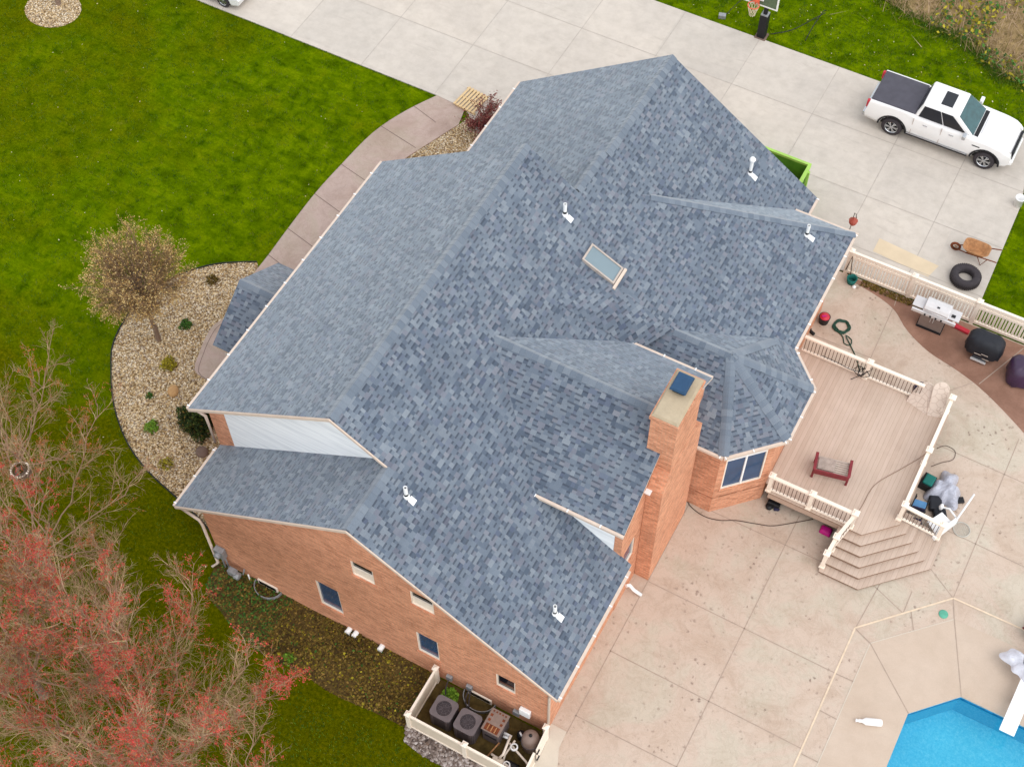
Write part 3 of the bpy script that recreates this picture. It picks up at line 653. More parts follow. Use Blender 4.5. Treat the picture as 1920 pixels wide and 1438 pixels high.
# tufts of longer grass along hard edges and over the lawn
MT['blade'] = mat_leafy('grass_blades', [(0, C(46, 84, 8, .62)), (.4, C(72, 114, 10, .66)), (.75, C(104, 132, 22, .68)), (1, C(140, 138, 46, .68))])
g = MB()
def tuft(x, y, n=5, h=.07, sp=.05):
    for q in range(n):
        a = random.uniform(0, 2*PI); b = V3((x+random.gauss(0, sp), y+random.gauss(0, sp), 0)); L = h*random.uniform(.6, 1.3)
        d = V3((math.cos(a)*.5, math.sin(a)*.5, .8))*L; s_ = V3((-math.sin(a), math.cos(a), 0))*.012
        i = len(g.v); g.v += [tuple(b-s_), tuple(b+s_), tuple(b+d)]; g.f.append((i, i+1, i+2)); g.mi.append(g.mat('blade')); g.sm.append(False)
def edge_tufts(P, per=14, off=.03):
    for i in range(len(P)-1):
        p, q = V3((*P[i], 0)), V3((*P[i+1], 0)); L = (q-p).length
        if L < 1e-3: continue
        nn = V3((-(q-p).y, (q-p).x, 0))/L
        for k in range(int(L*per)):
            c = p.lerp(q, random.random()) + nn*random.uniform(-off*.3, off)
            tuft(c.x, c.y, 4, .06, .02)
edge_tufts([(-9.31, 10.70), (-30, 10.70)]); edge_tufts([(-30, 19.93), (12.5, 19.9), (13.24, 16.3), (13.36, 10.2)], 14, .04)
edge_tufts(WO[:38][::-1], 16, .04); edge_tufts(BED[:37][::-1], 18, -.04)
for _ in range(9000):
    x, y = random.uniform(-30, -4), random.uniform(-24, 10.5)
    if inside((x, y), BED) or inside((x, y), WALK) or (x > -10 and y > -9.5) or (x > -5 and y > -12.6) or ((x+26.3)**2+(y-7.4)**2 < 1.7): continue
    tuft(x, y, 5, .09, .07)
for _ in range(2500): tuft(random.uniform(-6, 14), random.uniform(20.1, 24), 5, .09, .07)
for _ in range(900): tuft(random.uniform(13.5, 19), random.uniform(10.4, 20), 5, .08, .07)
for _ in range(1600):
    x, y = random.uniform(-5, 7), random.uniform(-18, -13)
    tuft(x, y, 5, .09, .07)
for i in range(len(BR)-3):
    for _ in range(60):
        t = random.random(); tuft(BR[i][0]+(BR[i+1][0]-BR[i][0])*t+random.gauss(0, .25), BR[i][1]+(BR[i+1][1]-BR[i][1])*t+random.gauss(0, .25), 6, .16, .08)
tag(g.build('grass', origin=O0, merge=False), kind='stuff')
MT['fleck'] = mat_island('pale_flecks', [(0, C(196, 176, 120)), (.5, C(224, 214, 180)), (1, C(150, 120, 70))])
g = MB()
for _ in range(140):
    x, y = random.uniform(-27, -5), random.uniform(-12, 10.4)
    if inside((x, y), BED) or inside((x, y), WALK) or (x > -10.2 and y > -9.5) or (x > -5.2): continue
    quadleaf(g, (x, y, .05), random.uniform(.015, .04), 'fleck')
for _ in range(160): quadleaf(g, (random.uniform(-5, 18), random.uniform(20.2, 23.5), .05), random.uniform(.015, .04), 'fleck')
tag(g.build('fallen_leaves', merge=False), kind='stuff')

# ------------------------------------------------------------------ the house
house = thing('brick_house', (.5, -.5, 0), 'large salmon brick house with blue-grey shingle roofs, in the middle of the photo', 'house')
SP = .678
def zP(x): return 8.637 - SP*x                       # the long rear roof plane
def zF(x): return 5.5 + .668*(x+6.43)                # main front slope
def zW(x): return 3.36 + .69*(x+5.89)                # wing front slope
def zG(x): return 4.0 + .688*(x+4.79)                # garage front slope
PX0, PZ0, SB = 2.4, 7.01, .438
def zB(x): return PZ0 - SB*(x-PX0)                   # shallower rear bump-out
XB = 8.68; ZE = zB(XB)
TH = .09
r = MB()
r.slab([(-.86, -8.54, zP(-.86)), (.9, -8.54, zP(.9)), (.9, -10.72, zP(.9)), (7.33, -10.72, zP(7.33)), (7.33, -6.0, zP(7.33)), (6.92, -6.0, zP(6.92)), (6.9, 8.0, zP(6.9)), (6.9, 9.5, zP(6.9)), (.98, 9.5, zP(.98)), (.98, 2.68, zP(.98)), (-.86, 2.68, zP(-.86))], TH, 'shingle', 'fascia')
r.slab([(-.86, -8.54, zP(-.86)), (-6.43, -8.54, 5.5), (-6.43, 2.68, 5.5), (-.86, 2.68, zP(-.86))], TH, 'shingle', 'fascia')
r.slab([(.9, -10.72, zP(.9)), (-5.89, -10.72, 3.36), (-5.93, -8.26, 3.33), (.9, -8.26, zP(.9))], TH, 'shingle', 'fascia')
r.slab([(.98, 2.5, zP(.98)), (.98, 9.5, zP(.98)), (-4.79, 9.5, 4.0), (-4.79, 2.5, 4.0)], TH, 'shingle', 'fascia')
roof = r.build('roof', house, merge=False)
AY, AZ, AE = -3.22, 7.80, 5.75
r = MB()
r.slab([(1.15, AY, AZ), (7.08, AY, AZ), (7.08, -6.25, AE), (4.2, -6.25, AE)], TH, 'shingle', 'fascia')
r.slab([(1.15, AY, AZ), (4.2, -.2, AE), (7.08, -.2, AE), (7.08, AY, AZ)], TH, 'shingle', 'fascia')
gable_roof = r.build('gable_roof', house, merge=False)
TC = (7.25, .85); TZ = 5.75; TR = 2.55; h8 = TR*math.tan(PI/8)
oc = [(TC[0]+TR, TC[1]+h8), (TC[0]+TR, TC[1]-h8), (TC[0]+h8, TC[1]-TR), (TC[0]-h8, TC[1]-TR)]
ocf = (TC[0]+h8, TC[1]+TR)
r = MB()
r.slab([(PX0, TC[1], PZ0), (XB, TC[1], ZE), (XB, 8.37, ZE), (PX0, 4.3, PZ0)], TH, 'shingle', 'fascia')
r.slab([(PX0, 4.3, PZ0), (XB, 8.37, ZE), (6.47, 8.37, ZE)], TH, 'shingle', 'fascia')
r.face([(PX0-.3, -.9, zP(PX0-.3)), (4.6, -.25, zP(4.6)+.03), (5.28, TC[1], zB(5.28)+.01), (PX0, TC[1]+.05, PZ0)], 'shingle')
rear_roof = r.build('rear_roof', house, merge=False)
r = MB()
ap = (TC[0], TC[1], TZ)
r.slab([ap, (*ocf, ZE), (*oc[0], ZE)], TH, 'shingle', 'fascia')
r.slab([ap, (*oc[0], ZE), (*oc[1], ZE)], TH, 'shingle', 'fascia')
r.slab([ap, (*oc[1], ZE), (*oc[2], ZE)], TH, 'shingle', 'fascia')
r.slab([(4.0, TC[1], TZ), ap, (*oc[2], ZE), (5.6, oc[2][1], ZE), (4.0, .1, TZ-.75*(TZ-ZE)/TR)], TH, 'shingle', 'fascia')
r.slab([ap, (*ocf, ZE), (5.0, ocf[1], ZE), (4.0, TC[1], TZ)], TH, 'shingle', 'fascia')
turret_roof = r.build('turret_roof', house, merge=False)
PYC, PZR, PZE = -3.24, 4.5, 3.2
r = MB()
r.slab([(-8.42, PYC, PZR), (-8.42, -5.18, PZE), (-5.95, -5.18, PZE), (-5.95, PYC, PZR)], .1, 'shingle', 'fascia')
r.slab([(-8.42, PYC, PZR), (-5.95, PYC, PZR), (-5.95, -1.28, PZE), (-8.42, -1.28, PZE)], .1, 'shingle', 'fascia')
porch_roof = r.build('porch_roof', house, merge=False)

def caps(mb, p0, p1, dl, dr, wd=.2, step=.2):
    p0, p1 = V3(p0), V3(p1); d = (p1-p0); L = d.length; d.normalize(); n = int(L/step)
    dl = V3(dl).normalized(); dr = V3(dr).normalized(); up = V3((0, 0, 1))
    st = L/n
    for i in range(n):
        a = p0 + d*(i*st); b = p0 + d*((i+1)*st+.03)
        ha, hb = .03, .016
        j = random.uniform(-.012, .012)
        q = []
        for p, h in ((a, ha), (b, hb)):
            q.append([p+dl*(wd*.85+j)+up*(h*.8), p+dl*(wd*.35)+up*(h+.012), p+up*(h+.012), p+dr*(wd*.35)+up*(h+.012), p+dr*(wd*.85+j)+up*(h*.8)])
        m_ = mb.mat('cap'); i0 = len(mb.v)
        mb.v += [tuple(v) for v in q[0]+q[1]]
        for k in range(4): mb.f.append((i0+k, i0+k+1, i0+5+k+1, i0+5+k)); mb.mi.append(m_); mb.sm.append(False)
        # butt end of the cap
        i1 = len(mb.v); mb.v += [tuple(v) for v in q[0]] + [tuple(v-up*.03) for v in q[0]]
        for k in range(4): mb.f.append((i1+k+1, i1+k, i1+5+k, i1+5+k+1)); mb.mi.append(m_); mb.sm.append(False)
def cap_obj(segs, parent):
    mb = MB()
    for s_ in segs: caps(mb, *s_)
    return mb.build('ridge_cap', parent, merge=False)
dP = (1, 0, -SP); dB = (1, 0, -SB)
cap_obj([((-.86, -8.5, zP(-.86)), (-.86, 2.66, zP(-.86)), (-1, 0, -.668), dP, .25)], roof)
cap_obj([((.9, -10.68, zP(.9)), (.9, -8.55, zP(.9)), (-1, 0, -.69), dP, .25)], roof)
cap_obj([((1.0, 4.55, zP(1.0)), (1.0, 9.48, zP(1.0)), (-1, 0, -.688), dP, .25), ((.9, 2.72, zP(.9)), (.9, 4.5, zP(.9)), (-1, 0, -.6), dP, .22)], roof)
cap_obj([((7.05, AY, AZ), (1.3, AY, AZ), (0, 1, -.68), (0, -1, -.68), .22)], gable_roof)
def perp(d, n):
    d = V3(d).normalized(); return d.cross(V3(n)).normalized()
hipd = V3((XB-PX0, 8.37-4.3, ZE-PZ0))
nB = V3((SB, 0, 1)); nQ = (V3((6.47-PX0, 4.07, ZE-PZ0)).cross(hipd)); nQ = nQ if nQ.z > 0 else -nQ
cap_obj([((XB, 8.37, ZE), (PX0+.3, 4.3+.2, PZ0-.13), perp(hipd, nQ)*-1, perp(hipd, nB), .2)], rear_roof)
segs = []
for k, (hx, hy) in enumerate([ocf]+oc[:3]):
    e = V3((hx, hy, ZE)); a = V3(ap); d = (e-a)
    n1 = V3((math.cos(PI/2-k*PI/4), math.sin(PI/2-k*PI/4), TR/(TZ-ZE))); n2 = V3((math.cos(PI/4-k*PI/4), math.sin(PI/4-k*PI/4), TR/(TZ-ZE)))
    t = perp(d, n1); t = t if t.dot(V3((math.cos(PI/2-k*PI/4), math.sin(PI/2-k*PI/4), 0))-V3((math.cos(PI/4-k*PI/4), math.sin(PI/4-k*PI/4), 0))) > 0 else -t
    t2 = perp(d, n2); t2 = t2 if t2.dot(t) < 0 else -t2
    segs.append((a+d*(.74 if k == 0 else .995), a+d*.02, t, t2, .2))
segs.append((ap, (5.35, TC[1], TZ), (0, 1, -.6), (0, -1, -.6), .2))
cap_obj(segs, turret_roof)
cap_obj([((-8.4, PYC, PZR), (-5.98, PYC, PZR), (0, 1, -.67), (0, -1, -.67), .2)], porch_roof)

# walls
def wall(mb, outline, holes, fn, inward, m='brick', reveal=.1):
    holed(mb, outline, holes, fn, m)
    for h in holes:
        for i in range(len(h)):
            a, b = h[i], h[(i+1) % len(h)]
            pa, pb = V3(fn(*a)), V3(fn(*b)); q = V3(inward)*reveal
            mb.face([pa, pb, pb+q, pa+q], m)
ZB = -.35
def rect(x0, x1, z0, z1): return [(x0, z0), (x1, z0), (x1, z1), (x0, z1)]
SY = -10.55
WIN = [(.6, 1.37, 4.7, 5.66), (2.56, 3.33, 4.75, 5.68), (-1.0, -.16, 1.0, 2.74), (2.54, 3.3, 1.32, 2.79), (5.24, 5.89, 1.8, 2.75)]
wl = MB()
u = .17
wall(wl, [(-4.95, ZB), (6.95, ZB), (6.95, zP(6.95)-u), (.9, zP(.9)-u), (-4.95, zW(-4.95)-u)], [rect(*a) for a in WIN], lambda x, z: (x, SY, z), (0, 1, 0))
wall(wl, [(SY, ZB), (-6.0, ZB), (-6.0, zP(6.95)-u), (SY, zP(6.95)-u)], [rect(-7.5, -6.75, .9, 2.4), rect(-9.6, -8.7, .9, 2.4)], lambda y, z: (6.95, y, z), (-1, 0, 0))
wl.face([(-4.95, SY, ZB), (-4.95, SY, zW(-4.95)-u), (-4.95, -8.25, zW(-4.95)-u), (-4.95, -8.25, ZB)], 'brick')
# main block: gable end above the wing (brick corner, then siding), front and rear faces
wl.face([(-5.93, -8.25, ZB), (-4.9, -8.25, ZB), (-4.9, -8.25, 3.9), (-5.27, -8.25, 3.9), (-5.27, -8.25, zF(-5.27)-u), (-5.93, -8.25, zF(-5.93)-u)], 'brick')
wl.face([(-5.93, -8.25, ZB), (-5.93, -8.25, zF(-5.93)-u), (-5.93, 2.5, zF(-5.93)-u), (-5.93, 2.5, ZB)], 'brick')
wl.face([(-5.93, 2.5, ZB), (-5.93, 2.5, zF(-5.93)-u), (-.86, 2.5, zP(-.86)-u), (6.8, 2.5, zP(6.8)-u), (6.8, 2.5, ZB)], 'brick')
# cross gable: brick end wall
wall(wl, [(-6.02, ZB), (-.45, ZB), (-.45, AE-.1), (AY, AZ-.2), (-6.02, AE-.1)], [rect(-5.75, -4.95, 2.2, 3.5)], lambda y, z: (6.97, y, z), (-1, 0, 0))
wl.face([(6.97, -6.02, ZB), (6.97, -6.02, AE-.1), (6.72, -6.02, AE-.1), (6.72, -6.02, ZB)], 'brick')
# garage
wl.face([(-4.3, 2.5, ZB), (-4.3, 9.3, ZB), (-4.3, 9.3, zG(-4.3)-u), (-4.3, 2.5, zG(-4.3)-u)], 'brick')
wl.face([(-4.3, 9.3, ZB), (6.6, 9.3, ZB), (6.6, 9.3, zP(6.6)-u), (.98, 9.3, zP(.98)-u), (-4.3, 9.3, zG(-4.3)-u)], 'brick')
wl.face([(6.6, 9.3, ZB), (6.6, 8.0, ZB), (6.6, 8.0, zP(6.6)-u), (6.6, 9.3, zP(6.6)-u)], 'brick')
# rear bump-out
wl.face([(8.35, 8.12, ZB), (8.35, 1, ZB), (8.35, 1, ZE-.05), (8.35, 8.12, ZE-.05)], 'brick')
wl.face([(8.35, 8.12, ZB), (8.35, 8.12, ZE-.05), (6.5, 8.12, ZE-.05), (6.5, 8.12, ZB)], 'brick')
# turret walls
WR = 2.22; wh = WR*math.tan(PI/8)
tv = [(TC[0]+wh, TC[1]+WR), (TC[0]+WR, TC[1]+wh), (TC[0]+WR, TC[1]-wh), (TC[0]+wh, TC[1]-WR), (6.97, TC[1]-WR)]
for i in range(4):
    a, b = V3((*tv[i], 0)), V3((*tv[i+1], 0)); d = (b-a); L = d.length; d.normalize()
    nin = V3((d.y, -d.x, 0)); nin = nin if nin.dot(V3((*TC, 0))-a) > 0 else -nin
    fn = lambda s_, z, a=a, d=d: tuple(a+d*s_+V3((0, 0, z)))
    wall(wl, [(0, ZB), (L, ZB), (L, ZE+.05), (0, ZE+.05)], [rect(.22, 1.62, 1.45, 3.75)] if i == 2 else [], fn, nin, 'brick', .08)
    # soldier course band
    wl.face([tuple(V3(fn(0, .92))-nin*.02), tuple(V3(fn(L, .92))-nin*.02), tuple(V3(fn(L, .98))-nin*.02), tuple(V3(fn(0, .98))-nin*.02)], 'brick')
    if i == 2: T_A, T_D, T_N = a, d, nin
wl.build('wall', house, merge=False)
for q in ([(-5.27, -8.27, 3.6), (.2, -8.27, 7.4), (.72, -8.27, zP(.72)-.14), (-.86, -8.27, zP(-.86)-.14), (-5.27, -8.27, zF(-5.27)-.14)],
    [(4.0, -6.03, zP(4.0)), (6.72, -6.03, zP(6.72)-.02), (6.72, -6.03, AE-.12), (4.0, -6.03, AE-.12)],
    [(4.0, -.43, zP(4.4)), (6.97, -.43, 3.9), (6.97, -.43, AE-.1), (4.0, -.43, AE-.1)],
    [(-5.27, 2.53, 3.6), (-.86, 2.53, 6.4), (.8, 2.53, zP(.8)-.14), (-.86, 2.53, zP(-.86)-.14), (-5.27, 2.53, zF(-5.27)-.14)]):  # unseen far gable face; siding added so no brown bounces onto the garage roof
    sdg = MB(); sdg.face(q, 'siding'); sdg.build('siding', house, merge=False)
# rake boards and gutters
def gutter(p, q, m='fascia', br=True, nrm=(1, 0, 0), low=.1):
    gt = MB()
    p, q = V3(p), V3(q); n3 = V3(nrm).normalized()*.08
    gt.hexa([p-V3((0, 0, low)), q-V3((0, 0, low)), q+n3-V3((0, 0, low)), p+n3-V3((0, 0, low)), p+V3((0, 0, 0)), q, q+n3, p+n3], m)
    L = (q-p).length; d = (q-p).normalized()
    if br:
        for k in range(int(L/1.05)+1):
            c = p+d*min(L-.05, .1+k*1.05)
            gt.box(c+n3*.6+V3((0, 0, .005)), (.1, .035, .03), 'white', math.atan2(n3.y, n3.x))
    return gt.build('gutter', house, merge=False)
gutter((7.33, -10.72, zP(7.33)-.01), (7.33, -6.2, zP(7.33)-.01)); gutter((6.9, 8.42, zP(6.9)-.01), (6.9, 9.5, zP(6.9)-.01))
gutter((4.15, -6.25, AE-.01), (7.08, -6.25, AE-.01), nrm=(0, -1, 0)); gutter((4.3, -.2, AE-.01), (7.08, -.2, AE-.01), nrm=(0, 1, 0))
gutter((XB, 3.0, ZE-.01), (XB, 8.37, ZE-.01)); gutter((6.5, 8.37, ZE-.01), (XB+.1, 8.37, ZE-.01), nrm=(0, 1, 0), br=False)
e0 = V3((*oc[0], ZE)); e1 = V3((*ocf, ZE)); k = (XB+.06-oc[0][0])/(ocf[0]-oc[0][0])
gutter(e0.lerp(e1, k)-V3((0, 0, .01)), e0-V3((0, 0, .01)), nrm=(1, 1, 0))
gutter((*oc[0], ZE-.01), (*oc[1], ZE-.01)); gutter((*oc[1], ZE-.01), (*oc[2], ZE-.01), nrm=(1, -1, 0)); gutter((*oc[2], ZE-.01), (7.0, oc[2][1], ZE-.01), nrm=(0, -1, 0))
gutter((-6.43, -8.54, 5.49), (-6.43, 2.68, 5.49), nrm=(-1, 0, 0)); gutter((-5.89, -10.72, 3.35), (-5.93, -8.4, 3.35), nrm=(-1, 0, 0)); gutter((-4.79, 2.68, 3.99), (-4.79, 9.5, 3.99), nrm=(-1, 0, 0))
# rake boards under the shingle edges
rk = MB()
def rake(p, q, y, dy=-.03, h=.14):
    p, q = V3((p[0], y, p[1])), V3((q[0], y, q[1])); a = V3((0, dy, 0)); z = V3((0, 0, h)); t = V3((0, 0, .02))
    rk.hexa([p-z, q-z, q-z+a, p-z+a, p-t, q-t, q-t+a, p-t+a], 'fascia')
rake((-5.89, 3.36), (.9, zP(.9)), -10.72); rake((.9, zP(.9)), (7.33, zP(7.33)), -10.72)
rake((-6.43, 5.5), (-.86, zP(-.86)), -8.54); rake((-.86, zP(-.86)), (.9, zP(.9)), -8.54)
rk.build('rake_board', house, merge=False)
# windows
def window(A, D, N, w0, w1, z0, z1, double=False, sill=True, glass='winglass', blind=False, rec=.06):
    """A wall origin, D along the wall, N into the wall"""
    A, D, N = V3(A), V3(D), V3(N); R3 = Matrix((D, N, V3((0, 0, 1)))).transposed()
    mb = MB(); t = .05
    def b(u0, u1, v0, v1, dep, th, m): mb.box(A+D*((u0+u1)/2)+V3((0, 0, (v0+v1)/2))+N*dep, (abs(u1-u0), th, abs(v1-v0)), m, rot=R3)
    b(w0, w0+t, z0, z1, rec, .06, 'vinyl'); b(w1-t, w1, z0, z1, rec, .06, 'vinyl'); b(w0+t, w1-t, z0, z0+t, rec, .06, 'vinyl'); b(w0+t, w1-t, z1-t, z1, rec, .06, 'vinyl')
    if double: b((w0+w1)/2-.03, (w0+w1)/2+.03, z0+t, z1-t, rec, .05, 'white'); b(w0+t, (w0+w1)/2-.03, z1-.55, z1-.47, rec, .05, 'white'); b((w0+w1)/2+.03, w1-t, z1-.55, z1-.47, rec, .05, 'white')
    elif blind: b(w0+t, w1-t, (z0+z1)/2-.02, (z0+z1)/2+.02, rec, .045, 'vinyl')
    fr = mb.build('window', house, merge=False)
    mb = MB(); b(w0+t, w1-t, z0+t, z1-t, rec+.02, .01, glass); mb.build('pane', fr)
    if blind: mb = MB(); b(w0+t, w1-t, z0+t, (z0+z1)/2-.1, rec+.008, .012, 'vinyl'); mb.build('blind', fr)
    if sill: mb = MB(); b(w0-.04, w1+.04, z0-.07, z0-.005, -.004, .05, 'brick'); mb.build('sill', fr)
    return fr
for i, a in enumerate(WIN): window((0, SY, 0), (1, 0, 0), (0, 1, 0), *a, blind=(i < 2), glass='glassdark' if i in (0, 1, 4) else 'winglass')
window((6.95, 0, 0), (0, 1, 0), (-1, 0, 0), -7.5, -6.75, .9, 2.4, blind=True); window((6.95, 0, 0), (0, 1, 0), (-1, 0, 0), -9.6, -8.7, .9, 2.4)
window((6.97, 0, 0), (0, 1, 0), (-1, 0, 0), -5.75, -4.95, 2.2, 3.5)
window(T_A, T_D, T_N, .22, 1.62, 1.45, 3.75, double=True, rec=.04)
# chimney
ch = MB()
CX0, CX1 = 6.66, 7.46
ch.box(((6.98+7.47)/2, -3.18, 2.7), (.49, 2.76, 6.1), 'brick')
ch.hexa([(6.98, -4.56, 5.75), (7.47, -4.56, 5.75), (7.47, -1.8, 5.75), (6.98, -1.8, 5.75), (6.98, -4.16, 6.35), (7.47, -4.16, 6.35), (7.47, -2.44, 6.35), (6.98, -2.44, 6.35)], 'brick')
ch.box(((CX0+CX1)/2, -3.3, 7.6), (CX1-CX0, 1.7, 2.5), 'brick')
ch.box(((CX0+CX1)/2, -3.3, 8.82), (CX1-CX0+.08, 1.78, .14), 'brick')
chim = ch.build('chimney', house, merge=False)
ch = MB(); ch.hexa([(CX0-.01, -4.16, 8.9), (CX1+.01, -4.16, 8.9), (CX1+.01, -2.44, 8.9), (CX0-.01, -2.44, 8.9), (CX0+.05, -4.1, 9.0), (CX1-.05, -4.1, 9.0), (CX1-.05, -2.5, 9.0), (CX0+.05, -2.5, 9.0)], 'concretecap'); ch.build('crown', chim, bevel=.01)
ch = MB(); ch.box((7.02, -3.0, 9.1), (.36, .5, .16), 'black'); ch.box((7.02, -3.0, 9.23), (.5, .66, .1), 'bluecap', taper=.85); ch.build('flue_cap', chim, bevel=.02)
ch = MB(); ch.box((7.0, -4.62, 5.72), (.3, .22, .05), 'white'); ch.build('flashing', chim)
# skylight
def pB(x, y, h=0): return V3((x, y, zB(x)+h))
sk = MB()
x0, x1, y0, y1 = 2.05, 3.16, .86, 1.55
X0, X1 = 2.45, 3.18
def onroof(x, y, h=0): return V3((x, y, max(zP(x), zB(x) if x > PX0 else -9)+h))
for (a, b, c, d) in ((x0, x1, y0, y0+.05), (x0, x1, y1-.05, y1), (x0, x0+.05, y0+.05, y1-.05), (x1-.05, x1, y0+.05, y1-.05)):
    sk.hexa([onroof(a, c, -.05), onroof(b, c, -.05), onroof(b, d, -.05), onroof(a, d, -.05), onroof(a, c, .1), onroof(b, c, .1), onroof(b, d, .1), onroof(a, d, .1)], 'skframe')
sk.hexa([onroof(x1+.02, y0-.12, 0), onroof(x1+.1, y0-.12, 0), onroof(x1+.1, y1+.06, 0), onroof(x1+.02, y1+.06, 0), onroof(x1+.02, y0-.12, .06), onroof(x1+.1, y0-.12, .06), onroof(x1+.1, y1+.06, .06), onroof(x1+.02, y1+.06, .06)], 'fascia')
skf = sk.build('skylight', house, merge=False)
sk = MB(); sk.face([onroof(x0+.05, y0+.05, .07), onroof(x1-.05, y0+.05, .07), onroof(x1-.05, y1-.05, .07), onroof(x0+.05, y1-.05, .07)], 'skyglass'); sk.build('pane', skf)
# vent pipes with flashing plates
def vent(x, y, zf, sl, parent, h=.5, cap=False):
    mb = MB(); z = zf(x)
    u_ = V3((1, 0, -sl)).normalized(); n3 = V3((sl, 0, 1)).normalized(); v_ = V3((0, 1, 0)); c = V3((x+.1, y, zf(x+.1)))
    mb.hexa([c-u_*.02-v_*.085+n3*.005, c+u_*.19-v_*.1+n3*.005, c+u_*.19+v_*.1+n3*.005, c-u_*.02+v_*.1+n3*.005, c-u_*.02-v_*.085+n3*.02, c+u_*.19-v_*.1+n3*.02, c+u_*.19+v_*.1+n3*.02, c-u_*.02+v_*.1+n3*.02], 'white')
    mb.lathe([(.1, -.06), (.09, .04), (.06, .08)], (x, y, z), 'white', 14)
    mb.lathe([(.066, .08), (.066, .17)], (x, y, z), 'black', 12)
    mb.lathe([(.058, 0), (.058, h), (.045, h), (.045, h-.1)], (x, y, z), 'white', 12)
    if cap: mb.lathe([(.05, h), (.1, h+.02), (.11, h+.08), (.07, h+.14), (0, h+.16)], (x, y, z), 'white', 12)
    mb.build('vent_pipe', parent, merge=False)
vent(6.2, -8.75, zP, SP, roof); vent(1.62, -8.86, zP, SP, roof); vent(1.0, 1.7, zP, SP, roof, .5); vent(7.35, 7.05, zB, SB, rear_roof, .5)
vent(4.75, 8.15, zP, SP, roof, .62, True)
# downspouts, meter, boxes
def part_tube(name, path, rr, m, n=8, parent=None): mb = MB(); mb.tube(path, rr, m, n); return mb.build(name, parent or house, merge=True)
part_tube('downspout', [(-5.75, -10.63, 3.2), (-5.1, -10.66, 3.05), (-5.03, -10.66, 2.8), (-5.03, -10.66, .15), (-5.15, -10.85, .05)], .05, 'fascia')
part_tube('downspout', [(-6.35, -8.4, 5.35), (-6.02, -8.34, 5.1), (-6.0, -8.34, 3.6)], .05, 'fascia')
part_tube('downspout', [(7.3, -10.62, 3.6), (7.03, -10.62, 3.3), (7.03, -10.62, .2)], .045, 'fascia')
part_tube('downspout', [(7.02, -5.3, .55), (7.08, -5.2, .5), (7.25, -5.2, .3), (7.5, -5.15, .08)], .06, 'white')
part_tube('downspout', [(6.8, 8.5, 3.6), (6.68, 8.4, 3.3), (6.68, 8.4, .1)], .045, 'fascia')
mb = MB(); mb.box((-4.72, -10.66, 1.15), (.34, .2, .5), 'galv'); mb.lathe([(.11, 0), (.11, .12), (0, .13)], (-4.72, -10.76, 1.2), 'galv', 14, Matrix.Rotation(PI/2, 3, 'X')); mb.tube([(-4.78, -10.63, .9), (-4.78, -10.63, 0)], .035, 'galv'); mb.tube([(-4.62, -10.63, .9), (-4.62, -10.63, 0)], .035, 'galv'); mb.build('electric_meter', house, bevel=.015)
mb = MB(); mb.box((-4.3, -10.8, .42), (.3, .2, .26), 'galv'); mb.lathe([(.13, -.08), (.13, .08), (0, .1)], (-4.12, -10.82, .35), 'galv', 12, Matrix.Rotation(PI/2, 3, 'Y')); mb.tube([(-4.45, -10.7, .5), (-4.45, -10.66, .05)], .03, 'galv'); mb.tube([(-3.98, -10.7, .35), (-3.95, -10.6, .6)], .03, 'galv'); mb.tube([(-3.8, -10.65, .02), (-3.8, -10.65, .45)], .03, 'white'); mb.build('gas_meter', house, bevel=.02)
for x in (-.05, .2, 1.15): 
    mb = MB(); mb.lathe([(.09, 0), (.09, .14), (.06, .16), (0, .16)], (x, -10.55, .12), 'white', 10, Matrix.Rotation(PI/2, 3, 'X')); mb.box((x, -10.72, .1), (.16, .05, .16), 'white'); mb.build('dryer_vent', house)
mb = MB(); mb.box((6.25, -10.62, 1.0), (.36, .13, .42), 'white'); mb.build('timer_box', house, bevel=.02)
for x, z, s_ in ((3.62, .55, .2), (4.32, .6, .2), (5.95, .55, .22)): mb = MB(); mb.box((x, -10.61, z), (s_, .11, s_*1.25), 'galv'); mb.build('disconnect_box', house, bevel=.012)
# window wells
for xc, wd_ in ((-3.12, .5), (4.66, .55)):
    mb = MB(); P = [(xc+wd_*math.cos(a), SY-.02-wd_*.85*math.sin(a)) for a in [PI*i/14 for i in range(15)]]
    for i in range(14):
        p, q = P[i], P[i+1]
        mb.face([(*p, 0), (*q, 0), (*q, .17), (*p, .17)], 'galv'); k_ = .95
        p2 = (xc+(p[0]-xc)*k_, SY+(p[1]-SY)*k_); q2 = (xc+(q[0]-xc)*k_, SY+(q[1]-SY)*k_)
        mb.face([(*p2, .17), (*q2, .17), (*q, .17), (*p, .17)], 'galv'); mb.face([(*p2, .17), (*q2, .17), (*q2, 0), (*p2, 0)], 'galv')
    mb.face([(*p, .03) for p in P], 'soil'); mb.box((xc, SY-.035, .2), (wd_*1.5, .05, .3), 'vinyl'); mb.box((xc, SY-.045, .21), (wd_*1.3, .05, .2), 'glassdark')
    mb.build('window_well', house, merge=False)
# porch posts and front door
for y in (-4.9, -1.55):
    mb = MB(); mb.lathe([(.14, .04), (.14, .2), (.1, .25), (.085, 2.9), (.13, 2.98), (.13, 3.12)], (-8.15, y, 0), 'white', 14); mb.build('porch_column', house)
mb = MB(); mb.box((-5.96, PYC, 1.1), (.08, 1.0, 2.1), 'darkred'); mb.build('front_door', house, bevel=.02)
mb = MB(); mb.box((-6.9, PYC, PZE-.17), (1.9, 3.7, .14), 'vinyl'); mb.build('porch_ceiling', house)

